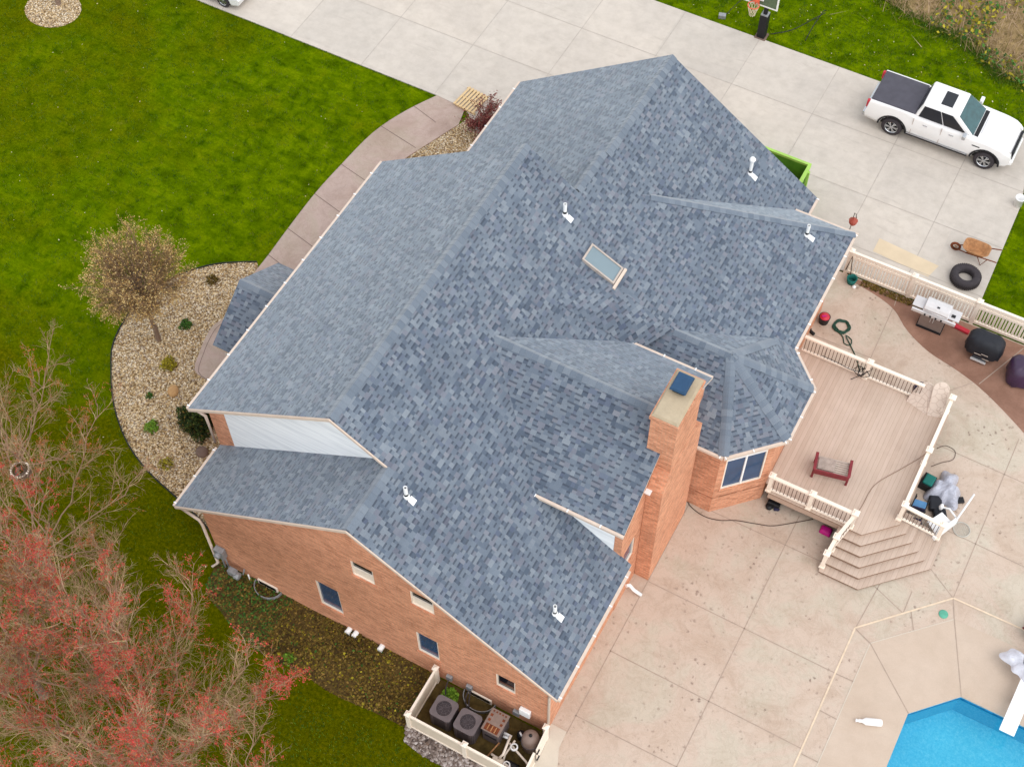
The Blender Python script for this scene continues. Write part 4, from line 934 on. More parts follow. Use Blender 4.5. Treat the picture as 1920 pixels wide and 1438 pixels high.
# ------------------------------------------------------------------ deck
DZ = .95
deck = thing('deck', (11.5, 2.5, 0), 'raised tan composite deck with cream railings and corner steps behind the house', 'deck')
DPOLY = [(8.36, 5.5), (13.88, 5.5), (13.88, .65), (12.92, -.3), (9.62, -.3), (9.62, 0.0), (8.36, 0.0)]
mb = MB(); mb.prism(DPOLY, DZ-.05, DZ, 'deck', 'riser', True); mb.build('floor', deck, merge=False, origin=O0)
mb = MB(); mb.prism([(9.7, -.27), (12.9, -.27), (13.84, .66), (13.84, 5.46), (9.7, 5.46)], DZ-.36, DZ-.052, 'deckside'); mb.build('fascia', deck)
# steps round the corner
NS = 5; RUN = .285
for k in range(1, NS+1):
    o_ = RUN*k; z = DZ*(1-k/(NS+1)); zb = 0
    xl = 12.16; yt = 1.24; s8 = o_*math.tan(PI/8)
    p_ = [(xl, -.3-o_), (12.92+s8, -.3-o_), (13.88+o_, .65-s8), (13.88+o_, yt), (13.0, yt), (xl, .5)]
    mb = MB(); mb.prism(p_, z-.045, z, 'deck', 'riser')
    q = .03; p2 = [(xl+q, -.3-o_+q), (12.92+s8-q*.4, -.3-o_+q), (13.88+o_-q, .65-s8+q*.4), (13.88+o_-q, yt-q), (13.0, yt-q), (xl+q, .4)]
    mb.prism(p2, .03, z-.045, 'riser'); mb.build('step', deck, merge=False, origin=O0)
def post(x, y, z0, z1, parent, w_=.125, m='vinyl'):
    mb = MB(); mb.box((x, y, (z0+z1)/2), (w_, w_, z1-z0), m); mb.box((x, y, z1+.012), (w_*1.75, w_*1.75, .025), m); mb.box((x, y, z1+.04), (w_*1.3, w_*1.3, .035), m, taper=.6); mb.box((x, y, z0+.04), (w_*1.5, w_*1.5, .08), m)
    return mb.build('railing_post', parent)
def railing(P, zs, parent, h=.9, post_first=True, post_last=True, sloped=None):
    """posts at P, rails and balusters between; zs floor height at each post"""
    for i, (x, y) in enumerate(P):
        if (i == 0 and not post_first) or (i == len(P)-1 and not post_last): continue
        post(x, y, zs[i], zs[i]+h+.05, parent)
    for i in range(len(P)-1):
        a = V3((*P[i], zs[i])); b = V3((*P[i+1], zs[i+1])); d = (b-a); L = d.length; dn = d.normalized()
        side = V3((-dn.y, dn.x, 0)).normalized()
        for zc, ww, hh in ((.1, .07, .07), (h-.04, .115, .07)):
            mb = MB(); A = a+dn*.06+V3((0, 0, zc)); B = b-dn*.06+V3((0, 0, zc)); s_ = side*ww/2; t = V3((0, 0, hh/2))
            mb.hexa([A-s_-t, B-s_-t, B+s_-t, A+s_-t, A-s_+t, B-s_+t, B+s_+t, A+s_+t], 'vinyl'); rl = mb.build('railing', parent)
        n = int(L/.125); base = None
        for k in range(1, n):
            p = a.lerp(b, k/n)
            if base is None:
                mb = MB(); mb.box((p.x, p.y, p.z+.1+(h-.17)/2+.02), (.022, .022, h-.19), 'baluster'); base = mb.build('baluster', rl); bp_ = p
            else: dup_part(base, p-bp_)
railing([(8.45, 5.42), (10.85, 5.42), (12.85, 5.42)], [DZ]*3, deck, post_first=False, post_last=False)
railing([(13.76, 5.38), (13.76, 3.1), (13.76, .82)], [DZ]*3, deck)
railing([(9.66, -.2), (11.05, -.2), (12.5, -.2)], [DZ]*3, deck)
railing([(12.5, -.2), (12.26, -.98), (12.2, -1.5)], [DZ, DZ-.5, DZ-.83], deck, post_first=False)
railing([(13.76, .82), (15.1, 1.12)], [DZ, .3], deck, post_first=False)
# bench on the deck
bench = thing('garden_bench', (11.2, 1.3, DZ), 'maroon wooden bench with weathered slats and a worn grey cushion on the deck', 'bench')
BR_ = Matrix.Rotation(math.radians(12), 3, 'Z'); BC = V3((11.2, 1.3, DZ))
def bl(x, y, z): return BC + BR_ @ V3((x, y, z))
def bbox(mb, c, s_, m, tilt=0): mb.box(bl(*c), s_, m, rot=BR_ @ Matrix.Rotation(tilt, 3, 'X'))
for x in (-.56, .56):
    for y in (-.26, .3):
        mb = MB(); bbox(mb, (x, y, .29), (.07, .07, .58), 'darkred'); mb.build('leg', bench, bevel=.008)
    mb = MB(); bbox(mb, (x, .0, .62), (.1, .66, .05), 'darkred'); bbox(mb, (x, .02, .42), (.05, .5, .12), 'darkred'); mb.build('armrest', bench, bevel=.012)
mb = MB(); bbox(mb, (0, -.33, .5), (1.15, .045, .3), 'darkred', .12); mb.build('backrest', bench, bevel=.008)
mb = MB()
for k in range(7): bbox(mb, (0, -.2+k*.082, .43), (1.04, .058, .03), 'slat')
mb.build('seat', bench)
mb = MB(); bbox(mb, (-.2, .03, .475), (.56, .46, .06), 'tan'); cu = mb.build('cushion', bench, bevel=.025)
# two pale leaning panels at the deck corner
def lean_panel(base0, base1, top, hgt, name, label, arch):
    a, b, t = V3(base0), V3(base1), V3(top); mid = (a+b)/2; up = (t-mid).normalized(); ex = (b-a); L = ex.length; ex.normalize(); nn = ex.cross(up).normalized()*.045
    H = (t-mid).length; pts = []
    for i in range(17):
        s_ = i/16
        if arch == 'half': ang = PI*s_; pts.append(mid - ex*(L/2*math.cos(ang)) + up*(H*math.sin(ang)**.8))
        else:
            ang = PI*s_; pts.append(mid - ex*(L/2*math.cos(ang)) + up*(H-L/2+L/2*math.sin(ang)))
    if arch != 'half': pts = [a] + pts + [b]
    mb = MB(); m = 'fauxstone'
    mb.face(pts, m); mb.face([p-nn for p in pts[::-1]], 'vinylsh'); n = len(pts)
    for i in range(n): p, q = pts[i], pts[(i+1) % n]; mb.face([p, p-nn, q-nn, q], 'vinylsh')
    tag(mb.build(name, bevel=.012), label, 'panel')
lean_panel((12.42, 5.18, DZ+.003), (13.2, 4.98, DZ+.003), (12.93, 5.7, 1.72), 1, 'curved_panel', 'pale half-round crackled panel leaning on the deck railing, shorter of the two', 'half')
lean_panel((13.22, 4.96, DZ+.003), (13.74, 5.1, DZ+.003), (13.28, 5.72, 2.0), 1, 'curved_panel', 'tall round-topped pale crackled panel leaning at the far deck corner', 'arch')
mb = MB(); mb.lathe([(.0, 0), (.24, .02), (.28, .12), (.26, .26), (.12, .34), (0, .35)], (12.7, 5.75, .95), 'navy', 12); mb.box((12.72, 5.72, .48), (.3, .3, .92), 'navy')
tag(mb.build('storage_bag', bevel=.03), 'dark navy bag behind the leaning panels on the deck edge', 'bag')

# things under and beside the deck
mb = MB(); mb.box((9.95, -.1, .15), (.42, .3, .28), 'black'); mb.lathe([(.12, 0), (.14, .1), (0, .14)], (9.85, -.28, .05), 'black', 8); mb.box((10.1, -.25, .1), (.2, .14, .1), 'navy', .4)
tag(mb.build('bag', bevel=.04), 'black bag tucked under the deck edge by the bay window', 'bag')
mb = MB(); mb.hexa([(11.62, -.38, .03), (12.05, -.4, .03), (12.05, -.05, .03), (11.62, -.05, .03), (11.7, -.33, .2), (11.98, -.34, .2), (12.0, -.1, .2), (11.66, -.1, .2)], 'pink')
tag(mb.build('float_toy', bevel=.05), 'bright pink plastic toy lying under the deck edge', 'toy')
def cable(name, P, r_, m, label, cat='cable', k=5): mb = MB(); mb.tube(smooth_poly(P, k), r_, m, 5); return tag(mb.build(name), label, cat)
cable('ground_cable', [(7.2, -1.1, .05), (7.5, -1.45, .05), (8.07, -1.6, .045), (8.6, -1.5, .045), (9.08, -1.25, .045), (9.7, -1.05, .045), (10.24, -.85, .045), (10.88, -.35, .045), (11.3, 0, .045)], .014, 'wire', 'thin dark cable curving over the patio below the bay window')
cable('deck_cable', [(12.4, -.15, DZ+.02), (12.55, .6, DZ+.02), (12.64, 1.6, DZ+.02), (13.2, 2.6, DZ+.02), (13.6, 3.3, DZ+.02), (13.8, 3.7, 1.1)], .009, 'riser', 'thin brown cord lying across the deck boards')
P = [(9.25, 5.35, 1.25), (9.8, 5.36, 1.22), (10.3, 5.3, 1.22)]
for i in range(26): a = i*.85; P.append((10.55+.2*math.cos(a)*(.6+.4*math.sin(i*2.1))+.011*i, 5.33+.05*math.sin(a), 1.3+.2*math.sin(a)))
P += [(11.0, 5.4, 1.6), (10.6, 5.2, 1.1), (10.45, 5.1, .98)]
cable('tangled_cord', P, .013, 'black', 'tangled black cord hanging on the far deck railing', 'cord', 3)
cable('curled_wire', [(14.05, 3.75, .05), (14.3, 4.05, .05), (14.6, 4.35, .05), (14.55, 4.7, .05), (14.2, 4.75, .05), (13.98, 4.5, .05)], .01, 'wire', 'thin looped wire on the patio beside the right deck railing')

# clutter beside the steps
def crumple(name, c, sx, sy, h, m, label, cat, seed=1, n=16, outline=None, kind_scale=4):
    rr = random.Random(seed); mb = MB(); G = []
    off = [(rr.uniform(0, 6.3), rr.uniform(-kind_scale, kind_scale), rr.uniform(-kind_scale, kind_scale)) for _ in range(7)]
    for i in range(n+1):
        row = []
        for j in range(n+1):
            x, y = i/n*2-1, j/n*2-1; rad = max(abs(x), abs(y)); l2 = math.hypot(x, y) or 1
            k = rad/l2; ang = math.atan2(y, x); wob = 1+.22*math.sin(3*ang+seed)+.12*math.sin(7*ang+seed*2)
            px, py = x*k*wob, y*k*wob
            z = sum(abs(math.sin(o+a*px+b*py)) for o, a, b in off)/7
            z = h*(z*.9+.1)*(1-rad**3) + rr.uniform(0, .03)*h
            row.append(V3((c[0]+px*sx, c[1]+py*sy, c[2]+z)))
        G.append(row)
    for i in range(n):
        for j in range(n): mb.face([G[i][j], G[i+1][j], G[i+1][j+1], G[i][j+1]], m)
    return tag(mb.build(name), label, cat)
crumple('plastic_sheet', (14.75, 3.05, .05), .52, .68, .62, 'foil', 'crumpled silver-grey plastic sheet on the patio beside the deck', 'plastic sheet', 3, 18)
mb = MB(); mb.box((14.14, 3.0, .2), (.42, .5, .34), 'black', -.1); cr = tag(mb.build('crate', bevel=.02), 'small black crate under the teal cushion beside the deck', 'crate')
mb = MB(); mb.box((14.16, 2.98, .42), (.34, .42, .1), 'teal', -.1); tag(mb.build('cushion', bevel=.04), 'teal cushion lying in a black crate beside the deck', 'cushion')
mb = MB(); mb.box((14.62, 2.42, .17), (.42, .62, .24), 'blackcloth', .35); mb.box((14.95, 1.98, .17), (.42, .6, .22), 'blackcloth', .5)
tag(mb.build('chair_cushion', bevel=.06), 'long folded black chair cushion on the patio below the silver sheet', 'cushion')
mb = MB(); mb.box((15.25, 2.9, .09), (.42, .22, .08), 'black', .6); tag(mb.build('flap_bag', bevel=.02), 'small dark brown bag poking out from the silver plastic sheet', 'bag')
fc = thing('folding_chair', (14.2, 1.85, .03), 'blue fabric folding chair standing between the deck and the black cushion', 'chair')
mb = MB(); mb.hexa([(13.98, 1.62, .42), (14.42, 1.7, .42), (14.38, 2.1, .45), (13.98, 2.05, .45), (13.98, 1.62, .45), (14.42, 1.7, .45), (14.38, 2.1, .48), (13.98, 2.05, .48)], 'blue'); mb.build('seat', fc)
mb = MB(); mb.hexa([(13.96, 1.6, .5), (14.4, 1.66, .5), (14.4, 1.62, .5), (13.96, 1.56, .5), (14.0, 1.5, .95), (14.4, 1.56, .95), (14.4, 1.52, .95), (14.0, 1.46, .95)], 'navy'); mb.build('backrest', fc)
for x, y in ((13.98, 1.58), (14.42, 1.66), (14.38, 2.12), (13.98, 2.08)):
    mb = MB(); mb.tube([(x, y, .03), (x+.02, y+.02, .62)], .016, 'black'); mb.build('leg', fc)
for x in (13.97, 14.41): mb = MB(); mb.tube([(x, 1.5, .64), (x, 2.15, .64)], .018, 'black'); mb.build('armrest', fc)
mb = MB(); mb.hexa([(14.05, 1.2, .05), (14.55, 1.3, .05), (14.45, 1.55, .05), (14.0, 1.45, .05), (14.1, 1.2, .4), (14.5, 1.3, .45), (14.45, 1.5, .4), (14.05, 1.42, .42)], 'navy')
tag(mb.build('cloth_bag', bevel=.06), 'dark purple-navy bag beside the step railing', 'bag')
wt = thing('plastic_table', (15.05, 1.55, .03), 'white plastic lounge table tipped up next to the deck step railing', 'table')
mb = MB(); mb.hexa([(14.62, 1.5, .34), (15.02, 1.18, .34), (15.36, 1.75, .5), (14.92, 1.98, .48), (14.62, 1.5, .38), (15.02, 1.18, .38), (15.36, 1.75, .54), (14.92, 1.98, .52)], 'white'); mb.build('table_top', wt, bevel=.015)
mb = MB(); a, b = V3((15.0, 1.02, .25)), V3((15.62, 2.95, .75)); t = V3((.05, -.02, 0)); z = V3((0, 0, .2)); mb.hexa([a-t, a+t, V3((15.42, 1.85, .4))+t, V3((15.42, 1.85, .4))-t, a-t+z, a+t+z, V3((15.42, 1.85, .7))+t, V3((15.42, 1.85, .7))-t], 'white'); mb.tube([(15.42, 1.85, .62), b], .035, 'white', 8); mb.build('side_rail', wt)
mb = MB(); mb.tube([(14.85, 2.15, .5), (15.1, 2.2, .52), (15.42, 1.95, .55)], .035, 'white', 8); mb.lathe([(.06, 0), (.08, .1), (.05, .25), (0, .27)], (14.84, 2.16, .38), 'white', 10); mb.build('crossbar', wt)
for x, y in ((14.75, 1.52), (15.03, 1.28)): mb = MB(); mb.tube([(x, y, .03), (x, y, .36)], .03, 'white', 8); mb.build('leg', wt)
for x, y in ((15.28, 1.7), (14.95, 1.9)): mb = MB(); mb.tube([(x, y, .03), (x, y, .5)], .03, 'white', 8); mb.build('leg', wt)
MT['haze_net'] = plain('pale_mesh', C(206, 204, 196), .8, .1, 20)
mb = MB(); rc = (15.72, 1.95, .06)
mb.tube([(rc[0]+.27*math.cos(a*PI/12), rc[1]+.27*math.sin(a*PI/12), rc[2]) for a in range(25)], .014, 'haze_net', 6, cap=False)
sn = thing('skimmer_net', (15.72, 1.95, .04), 'pale round pool skimmer net lying beside the white table', 'net')
mb.build('hoop', sn); mb = MB()
for k in range(-4, 5):
    q = k*.055; L = math.sqrt(max(0, .27**2-q*q))
    mb.tube([(rc[0]+q, rc[1]-L, rc[2]), (rc[0]+q, rc[1], rc[2]-.012), (rc[0]+q, rc[1]+L, rc[2])], .004, 'haze_net', 4); mb.tube([(rc[0]-L, rc[1]+q, rc[2]), (rc[0], rc[1]+q, rc[2]-.012), (rc[0]+L, rc[1]+q, rc[2])], .004, 'haze_net', 4)
mb.build('mesh', sn, merge=False)
mb = MB(); mb.tube([(15.5, 2.08, .08), (15.36, 2.15, .1)], .02, 'teal', 6); mb.build('handle', sn)

# ------------------------------------------------------------------ picket fence by the grills
fence = thing('picket_fence', (12.5, 10.12, 0), 'cream vinyl picket fence between the patio and the driveway, behind the grills', 'fence')
FY = 10.12; XS = [8.5, 10.9, 13.3, 15.7, 18.1]; FH = 1.22
for x in XS:
    mb = MB(); mb.box((x, FY, .65), (.15, .15, 1.26), 'vinyl'); mb.box((x, FY, 1.3), (.21, .21, .03), 'vinyl'); mb.box((x, FY, 1.34), (.17, .17, .05), 'vinyl', taper=.3); mb.build('post', fence)
for i in range(4):
    x0, x1 = XS[i]+.06, XS[i+1]-.06
    for z in (.14, .98, 1.2): mb = MB(); mb.box(((x0+x1)/2, FY, z), (x1-x0, .1, .11), 'vinyl'); mb.build('rail', fence)
    mb = MB(); n = int((x1-x0)/.115)
    for k in range(n):
        xc = x0+(k+.5)*(x1-x0)/n
        wd_ = .092 if k % 2 else .06
        mb.box((xc, FY, .67), (wd_, .022, 1.0), 'vinyl')
    mb.build('picket_panel', fence)
g = MB()
for _ in range(700): quadleaf(g, (random.uniform(9.2, 11.6), random.uniform(9.75, 10.06)-.0, .05+random.random()*.03), random.uniform(.02, .045), 'litter')
tag(g.build('leaf_litter', merge=False), kind='stuff')

# grills
gr = thing('gas_grill', (12.05, 9.3, .04), 'stainless steel gas grill with side shelves against the picket fence', 'grill')
mb = MB(); mb.box((12.05, 9.33, .45), (.86, .5, .76), 'greysteel'); mb.build('cabinet', gr, bevel=.015)
mb = MB(); mb.box((12.05, 9.3, .06), (.92, .56, .07), 'black'); mb.build('base', gr)
mb = MB(); mb.box((12.08, 9.33, .93), (.92, .6, .2), 'steel'); mb.build('firebox', gr, bevel=.015)
mb = MB(); pr = [(9.04, 1.02), (9.02, 1.12), (9.1, 1.24), (9.28, 1.3), (9.48, 1.26), (9.62, 1.14), (9.64, 1.02)]; mb.extr(pr, 'X', 11.64, 12.52, 'steel'); ld = mb.build('lid', gr, bevel=.015)
mb = MB(); mb.tube([(11.75, 9.0, 1.1), (11.75, 8.96, 1.12), (12.4, 8.96, 1.12), (12.4, 9.0, 1.1)], .014, 'steel', 8); mb.build('handle', ld)
mb = MB(); mb.box((12.1, 9.16, 1.292), (.1, .05, .012), 'glassdark', rot=Matrix.Rotation(.4, 3, 'X')); mb.build('thermometer', ld)
for x in (11.42, 12.72): mb = MB(); mb.box((x, 9.33, 1.0), (.4, .48, .05), 'steel'); mb.build('side_shelf', gr, bevel=.01)
mb = MB(); mb.box((12.05, 8.99, .93), (1.6, .08, .14), 'steel'); mb.build('control_panel', gr, bevel=.012)
for x in (11.75, 11.95, 12.15, 12.35): mb = MB(); mb.lathe([(.035, 0), (.03, .04), (0, .045)], (x, 8.95, .93), 'black', 10, Matrix.Rotation(PI/2, 3, 'X')); mb.build('knob', gr)
for x in (12.0, 12.1): mb = MB(); mb.tube([(x, 9.06, .5), (x, 9.04, .52), (x, 9.04, .7), (x, 9.06, .72)], .012, 'steel', 6); mb.build('handle', gr)
mb = MB(); mb.box((12.68, 9.25, 1.04), (.14, .1, .05), 'black'); mb.build('side_burner', gr)
def cover_shape(name, c, sx, sy, h, m, label, cat, rz=0, drop=.35, label_strips=False, lower=True):
    root = thing(name, (c[0], c[1], .04), label, cat); R3 = Matrix.Rotation(rz, 3, 'Z'); mb = MB()
    n = 26; rings = []
    lv = [(drop, 1.03), (drop+.12, 1.05), (h*.72, 1.04), (h*.88, .93), (h*.97, .72), (h, .4), (h*1.01, .0)]
    for z, k in lv:
        row = []
        for j in range(n):
            a = 2*PI*j/n; ca, sa = math.cos(a), math.sin(a); e = .55
            x = math.copysign(abs(ca)**e, ca)*sx*k; y = math.copysign(abs(sa)**e, sa)*sy*k
            f = (.045*math.sin(j*2.9+z*5)+.03*math.sin(j*4.7-z*9))*(1-z/h*.75)
            row.append(V3(c)+R3 @ V3((x*(1+f), y*(1+f), z+.02*math.sin(j*1.7)*(k > .5))))
        rings.append(row)
    for i in range(len(lv)-1):
        for j in range(n): mb.face([rings[i][j], rings[i][(j+1) % n], rings[i+1][(j+1) % n], rings[i+1][j]], m, True)
    mb.build('cover', root)
    if lower:
        mb = MB(); mb.box(V3(c)+R3 @ V3((0, -sy*.3, .24)), (sx*.8, sy*1.2, .4), 'glassdark', rz); mb.build('cabinet', root, bevel=.02)
        mb = MB(); mb.box(V3(c)+R3 @ V3((0, -sy*1.02, .12)), (sx*.9, .09, .06), 'steel', rz); mb.build('base_rail', root, bevel=.01)
    return root, R3
cg, R3 = cover_shape('covered_grill', (14.05, 8.92, .04), .62, .38, 1.08, 'blackcloth', 'barbecue grill under a black cover, middle of the row along the fence', 'grill', -.02)
for k, (x, z) in enumerate(((-.12, .55), (.12, .62), (.2, .4))): mb = MB(); mb.box(V3((14.05, 8.9, .04))+V3((x, -.44, z)), (.24, .012, .025), 'slat'); mb.build('strap', cg)
cover_shape('covered_grill', (15.6, 8.6, .04), .52, .46, .95, 'purple', 'round-shouldered item under a shiny dark purple cover at the right photo edge', 'covered item', .3, .08, lower=False)
mb = MB(); mb.box((13.08, 9.62, .1), (.62, .16, .12), 'red', -.12); mb.box((12.75, 9.72, .18), (.1, .1, .06), 'vinyl'); tag(mb.build('toolbox', bevel=.02), 'flat red tool case on the patio between the two grills', 'tool case')
# small things on the patio near the house corner
hr = thing('hose_reel', (8.62, 7.62, .03), 'red round hose bucket on the patio under the right eave', 'bucket')
mb = MB(); mb.lathe([(.17, .0), (.2, .3), (.21, .32), (.18, .32), (.15, .2)], (8.62, 7.62, .03), 'black', 18); mb.build('bucket', hr)
mb = MB(); mb.lathe([(.19, 0), (.17, .06), (.08, .09), (0, .1)], (8.62, 7.62, .32), 'red', 18); mb.box((8.6, 7.58, .42), (.16, .05, .03), 'pink', .5); mb.build('lid', hr)
P = []
for i in range(110):
    a = i*.33; rr_ = .26+.035*math.sin(i*.9)+.03*math.sin(i*.13); P.append((9.28+rr_*math.cos(a)+.02*math.sin(i*.21), 7.72+rr_*math.sin(a), .05+.03*(i/110)+.012*math.sin(i*1.3)))
P += [(9.5, 7.3, .06), (9.62, 7.08, .05), (9.85, 7.1, .05), (9.8, 7.35, .05), (9.55, 7.42, .07), (9.75, 7.2, .07), (10.0, 6.95, .05), (10.3, 6.6, .05), (10.6, 6.1, .05), (10.72, 5.7, .05)]
cable('garden_hose', P, .021, 'hose', 'coiled dark green garden hose on the patio beside the red bucket', 'hose', 2)
mb = MB(); mb.box((8.45, 6.95, .08), (.22, .1, .1), 'black', -.4); mb.box((8.35, 7.02, .14), (.08, .07, .06), 'black'); tag(mb.build('valve_box', bevel=.02), 'small black object on the pale slab near the deck railing', 'box')
gp = MB(); gp.lathe([(.0, .02), (.15, .02), (.2, .28), (.16, .28), (.13, .1)], (8.85, 9.75, .03), 'teal', 14); gp.lathe([(.07, 0), (.08, .05), (0, .1)], (9.02, 9.6, .03), 'white', 8)
tag(gp.build('plant_pot'), 'dark teal plant pot at the house end of the picket fence', 'pot')
mb = MB(); mb.tube([(8.5, 10.0, .3), (8.6, 9.95, 1.2), (8.74, 9.86, .3)], .02, 'wire', 6); tag(mb.build('garden_hook'), 'thin dark metal rod leaning over the teal pot by the fence', 'rod')
lt = thing('hanging_lantern', (8.05, 11.1, .04), 'copper-red hanging lantern on a thin rod beyond the roof corner', 'lantern')
mb = MB(); mb.tube([(8.05, 11.1, .04), (8.05, 11.1, 2.1), (8.12, 11.0, 2.2), (8.2, 10.9, 2.1)], .014, 'wire', 6); mb.build('pole', lt)
mb = MB(); mb.lathe([(0, 0), (.1, .02), (.15, .12), (.11, .2), (.17, .22), (.04, .34), (0, .38)], (8.1, 10.98, 1.62), 'copper', 10, smooth=False); mb.build('lantern_body', lt)

# ------------------------------------------------------------------ driveway things
ty = thing('tyre', (12.46, 11.85, .04), 'large worn black tyre lying flat on the driveway beside the fence', 'tyre')
mb = MB()
pf = [(.27, .05), (.3, .0), (.46, .0), (.52, .04), (.54, .1), (.54, .22), (.52, .28), (.46, .32), (.3, .32), (.27, .27), (.25, .16), (.27, .05)]
mb.lathe(pf, (12.46, 11.85, .04), 'rubber', 40); mb.build('casing', ty)
mb = MB()
for k in range(44):
    a = 2*PI*k/44; mb.box((12.46+.545*math.cos(a), 11.85+.545*math.sin(a), .2), (.03, .045, .2), 'rubber', a)
mb.build('tread', ty)
wb = thing('wheelbarrow', (12.4, 12.95, .04), 'rusty wheelbarrow standing on the driveway above the large tyre', 'wheelbarrow')
def tray(mb, c, lx, ly, h, m, mi):
    n = 24
    def ring(z, k, inset=0): return [V3((c[0]+math.copysign(abs(math.cos(2*PI*j/n))**.5, math.cos(2*PI*j/n))*(lx*k-inset), c[1]+math.copysign(abs(math.sin(2*PI*j/n))**.5, math.sin(2*PI*j/n))*(ly*k-inset), z)) for j in range(n)]
    A, B, C_, D = ring(c[2]+h, 1), ring(c[2], .62), ring(c[2]+h, 1, .035), ring(c[2]+.03, .62, .02)
    for j in range(n):
        k = (j+1) % n
        mb.face([B[j], B[k], A[k], A[j]], m, True); mb.face([A[j], A[k], C_[k], C_[j]], m); mb.face([C_[j], C_[k], D[k], D[j]], mi, True)
    mb.face(D, mi); mb.face(B[::-1], m)
mb = MB(); tray(mb, (12.4, 13.0, .36), .5, .34, .26, 'rust', 'rust'); mb.build('tray', wb, merge=True)
for s_ in (-1, 1):
    mb = MB(); mb.tube([(11.72, 13.0+s_*.09, .24), (12.1, 13.0+s_*.2, .34), (13.25, 13.0+s_*.33, .58)], .022, 'rustdark', 8); mb.build('handle', wb)
    mb = MB(); mb.tube([(12.55, 13.0+s_*.24, .4), (12.75, 13.0+s_*.26, .05), (12.9, 13.0+s_*.27, .45)], .016, 'rustdark', 6); mb.build('leg', wb)
mb = MB(); mb.lathe([(.12, -.03), (.17, -.045), (.2, -.02), (.2, .02), (.17, .045), (.12, .03)], (11.68, 13.0, .25), 'rustdark', 18, Matrix.Rotation(PI/2, 3, 'X'));
for k in range(4): a = k*PI/4; mb.tube([(11.68+.13*math.cos(a), 13, .25+.13*math.sin(a)), (11.68-.13*math.cos(a), 13, .25-.13*math.sin(a))], .01, 'rust', 5)
mb.build('wheel', wb)
bk = thing('bucket', (13.08, 16.2, .04), 'white plastic bucket at the driveway edge, by the right photo border', 'bucket')
mb = MB(); mb.lathe([(0, 0), (.155, 0), (.175, .4), (.19, .4), (.19, .43), (.17, .43), (.15, .02), (0, .02)], (13.08, 16.2, .04), 'white', 20); mb.build('pail', bk)
mb = MB(); mb.tube([(13.08+.18*math.cos(a*PI/8), 16.2-.02-.12*math.sin(a*PI/8), .44-.06*math.sin(a*PI/8)) for a in range(9)], .006, 'galv', 5); mb.build('handle', bk)
# pallet
pa = thing('wooden_pallet', (-7.9, 11.05, .04), 'light wooden pallet lying on the driveway beside the red shrub', 'pallet')
for y in (-.5, 0, .5): mb = MB(); mb.box((-7.9, 11.05+y, .1), (1.0, .04, .1), 'pallet', rot=Matrix.Rotation(-.12, 3, 'Z')); mb.build('runner', pa)
for k in range(7): mb = MB(); c = Matrix.Rotation(-.12, 3, 'Z') @ V3((-.45+k*.15, 0, 0)); mb.box((-7.9+c.x, 11.05+c.y, .162), (.095, 1.12, .02), 'pallet', rot=Matrix.Rotation(-.12, 3, 'Z')); mb.build('board', pa)
# basketball hoop
bh = thing('basketball_hoop', (.9, 20.05, 0), 'black basketball hoop pole with a glass backboard beside the driveway', 'basketball hoop')
mb = MB(); mb.box((.9, 20.05, 1.6), (.16, .16, 3.2), 'black'); mb.build('pole', bh, bevel=.015)
mb = MB(); mb.box((.9, 20.05, .6), (.34, .34, 1.2), 'black'); mb.box((.9, 20.05, .03), (.5, .5, .06), 'darkstone'); mb.build('pole_pad', bh, bevel=.03)
mb = MB(); mb.box((.9, 20.05, 1.24), (.3, .3, .05), 'galv'); mb.build('bracket', bh)
mb = MB(); mb.tube([(.9, 20.0, 3.1), (.9, 19.1, 3.35)], .06, 'black', 8); mb.tube([(.9, 20.0, 2.6), (.9, 19.1, 2.95)], .04, 'black', 8); mb.build('arm', bh)
BY = 18.72
MT['bboard'] = plain('backboard_glass', C(92, 112, 84), .12, .15, 3, .5)
mb = MB(); mb.box((.85, BY, 3.35), (1.7, .03, 1.0), 'bboard'); bb = mb.build('backboard', bh)
mb = MB()
for x in (0, 1.7): mb.box((x, BY, 3.35), (.06, .05, 1.12), 'white')
for z in (2.82, 3.88): mb.box((.85, BY, z), (1.64, .05, .06), 'white')
mb.build('frame', bb)
mb = MB()
for x in (.6, 1.1): mb.box((x, BY-.03, 3.28), (.04, .012, .45), 'white')
for z in (3.07, 3.49): mb.box((.85, BY-.03, z), (.46, .012, .04), 'white')
mb.build('target_square', bb)
mb = MB(); mb.tube([(.85+.225*math.cos(a*PI/12), 18.32+.225*math.sin(a*PI/12), 3.05) for a in range(25)], .02, 'orangerim', 8, cap=False); mb.box((.85, 18.62, 3.0), (.22, .16, .18), 'orangerim'); rim = mb.build('rim', bh)
mb = MB()
for k in range(10):
    a = 2*PI*k/10
    for s_ in (-1, 1): mb.tube([(.85+.22*math.cos(a), 18.32+.22*math.sin(a), 3.04), (.85+.18*math.cos(a+s_*.3), 18.32+.18*math.sin(a+s_*.3), 2.85), (.85+.13*math.cos(a), 18.32+.13*math.sin(a), 2.7), (.85+.11*math.cos(a+s_*.3), 18.32+.11*math.sin(a+s_*.3), 2.55)], .014, 'net', 4)
mb.build('net', rim, merge=False)
mb = MB(); mb.box((-1.0, 20.3, .1), (.3, .2, .18), 'galv', .3); mb.tube([(-.9, 20.35, .1), (-.8, 20.9, .15), (-.55, 22, .2)], .015, 'black'); tag(mb.build('ground_light', bevel=.02), 'small grey ground light with a cable in the grass left of the hoop', 'ground light')
cable('hoop_cord', [(1.2, 20.3, .05), (1.9, 20.9, .1), (2.4, 21.8, .12), (2.8, 22.3, .3)], .018, 'black', 'black cord trailing over the grass right of the hoop pole', 'cord')
cable('hoop_cord', [(2.62, 20.6, .05), (2.65, 21.3, .3), (2.75, 22.1, .5), (2.8, 22.35, .35)], .018, 'black', 'upright black cord in the grass farthest right of the hoop', 'cord')
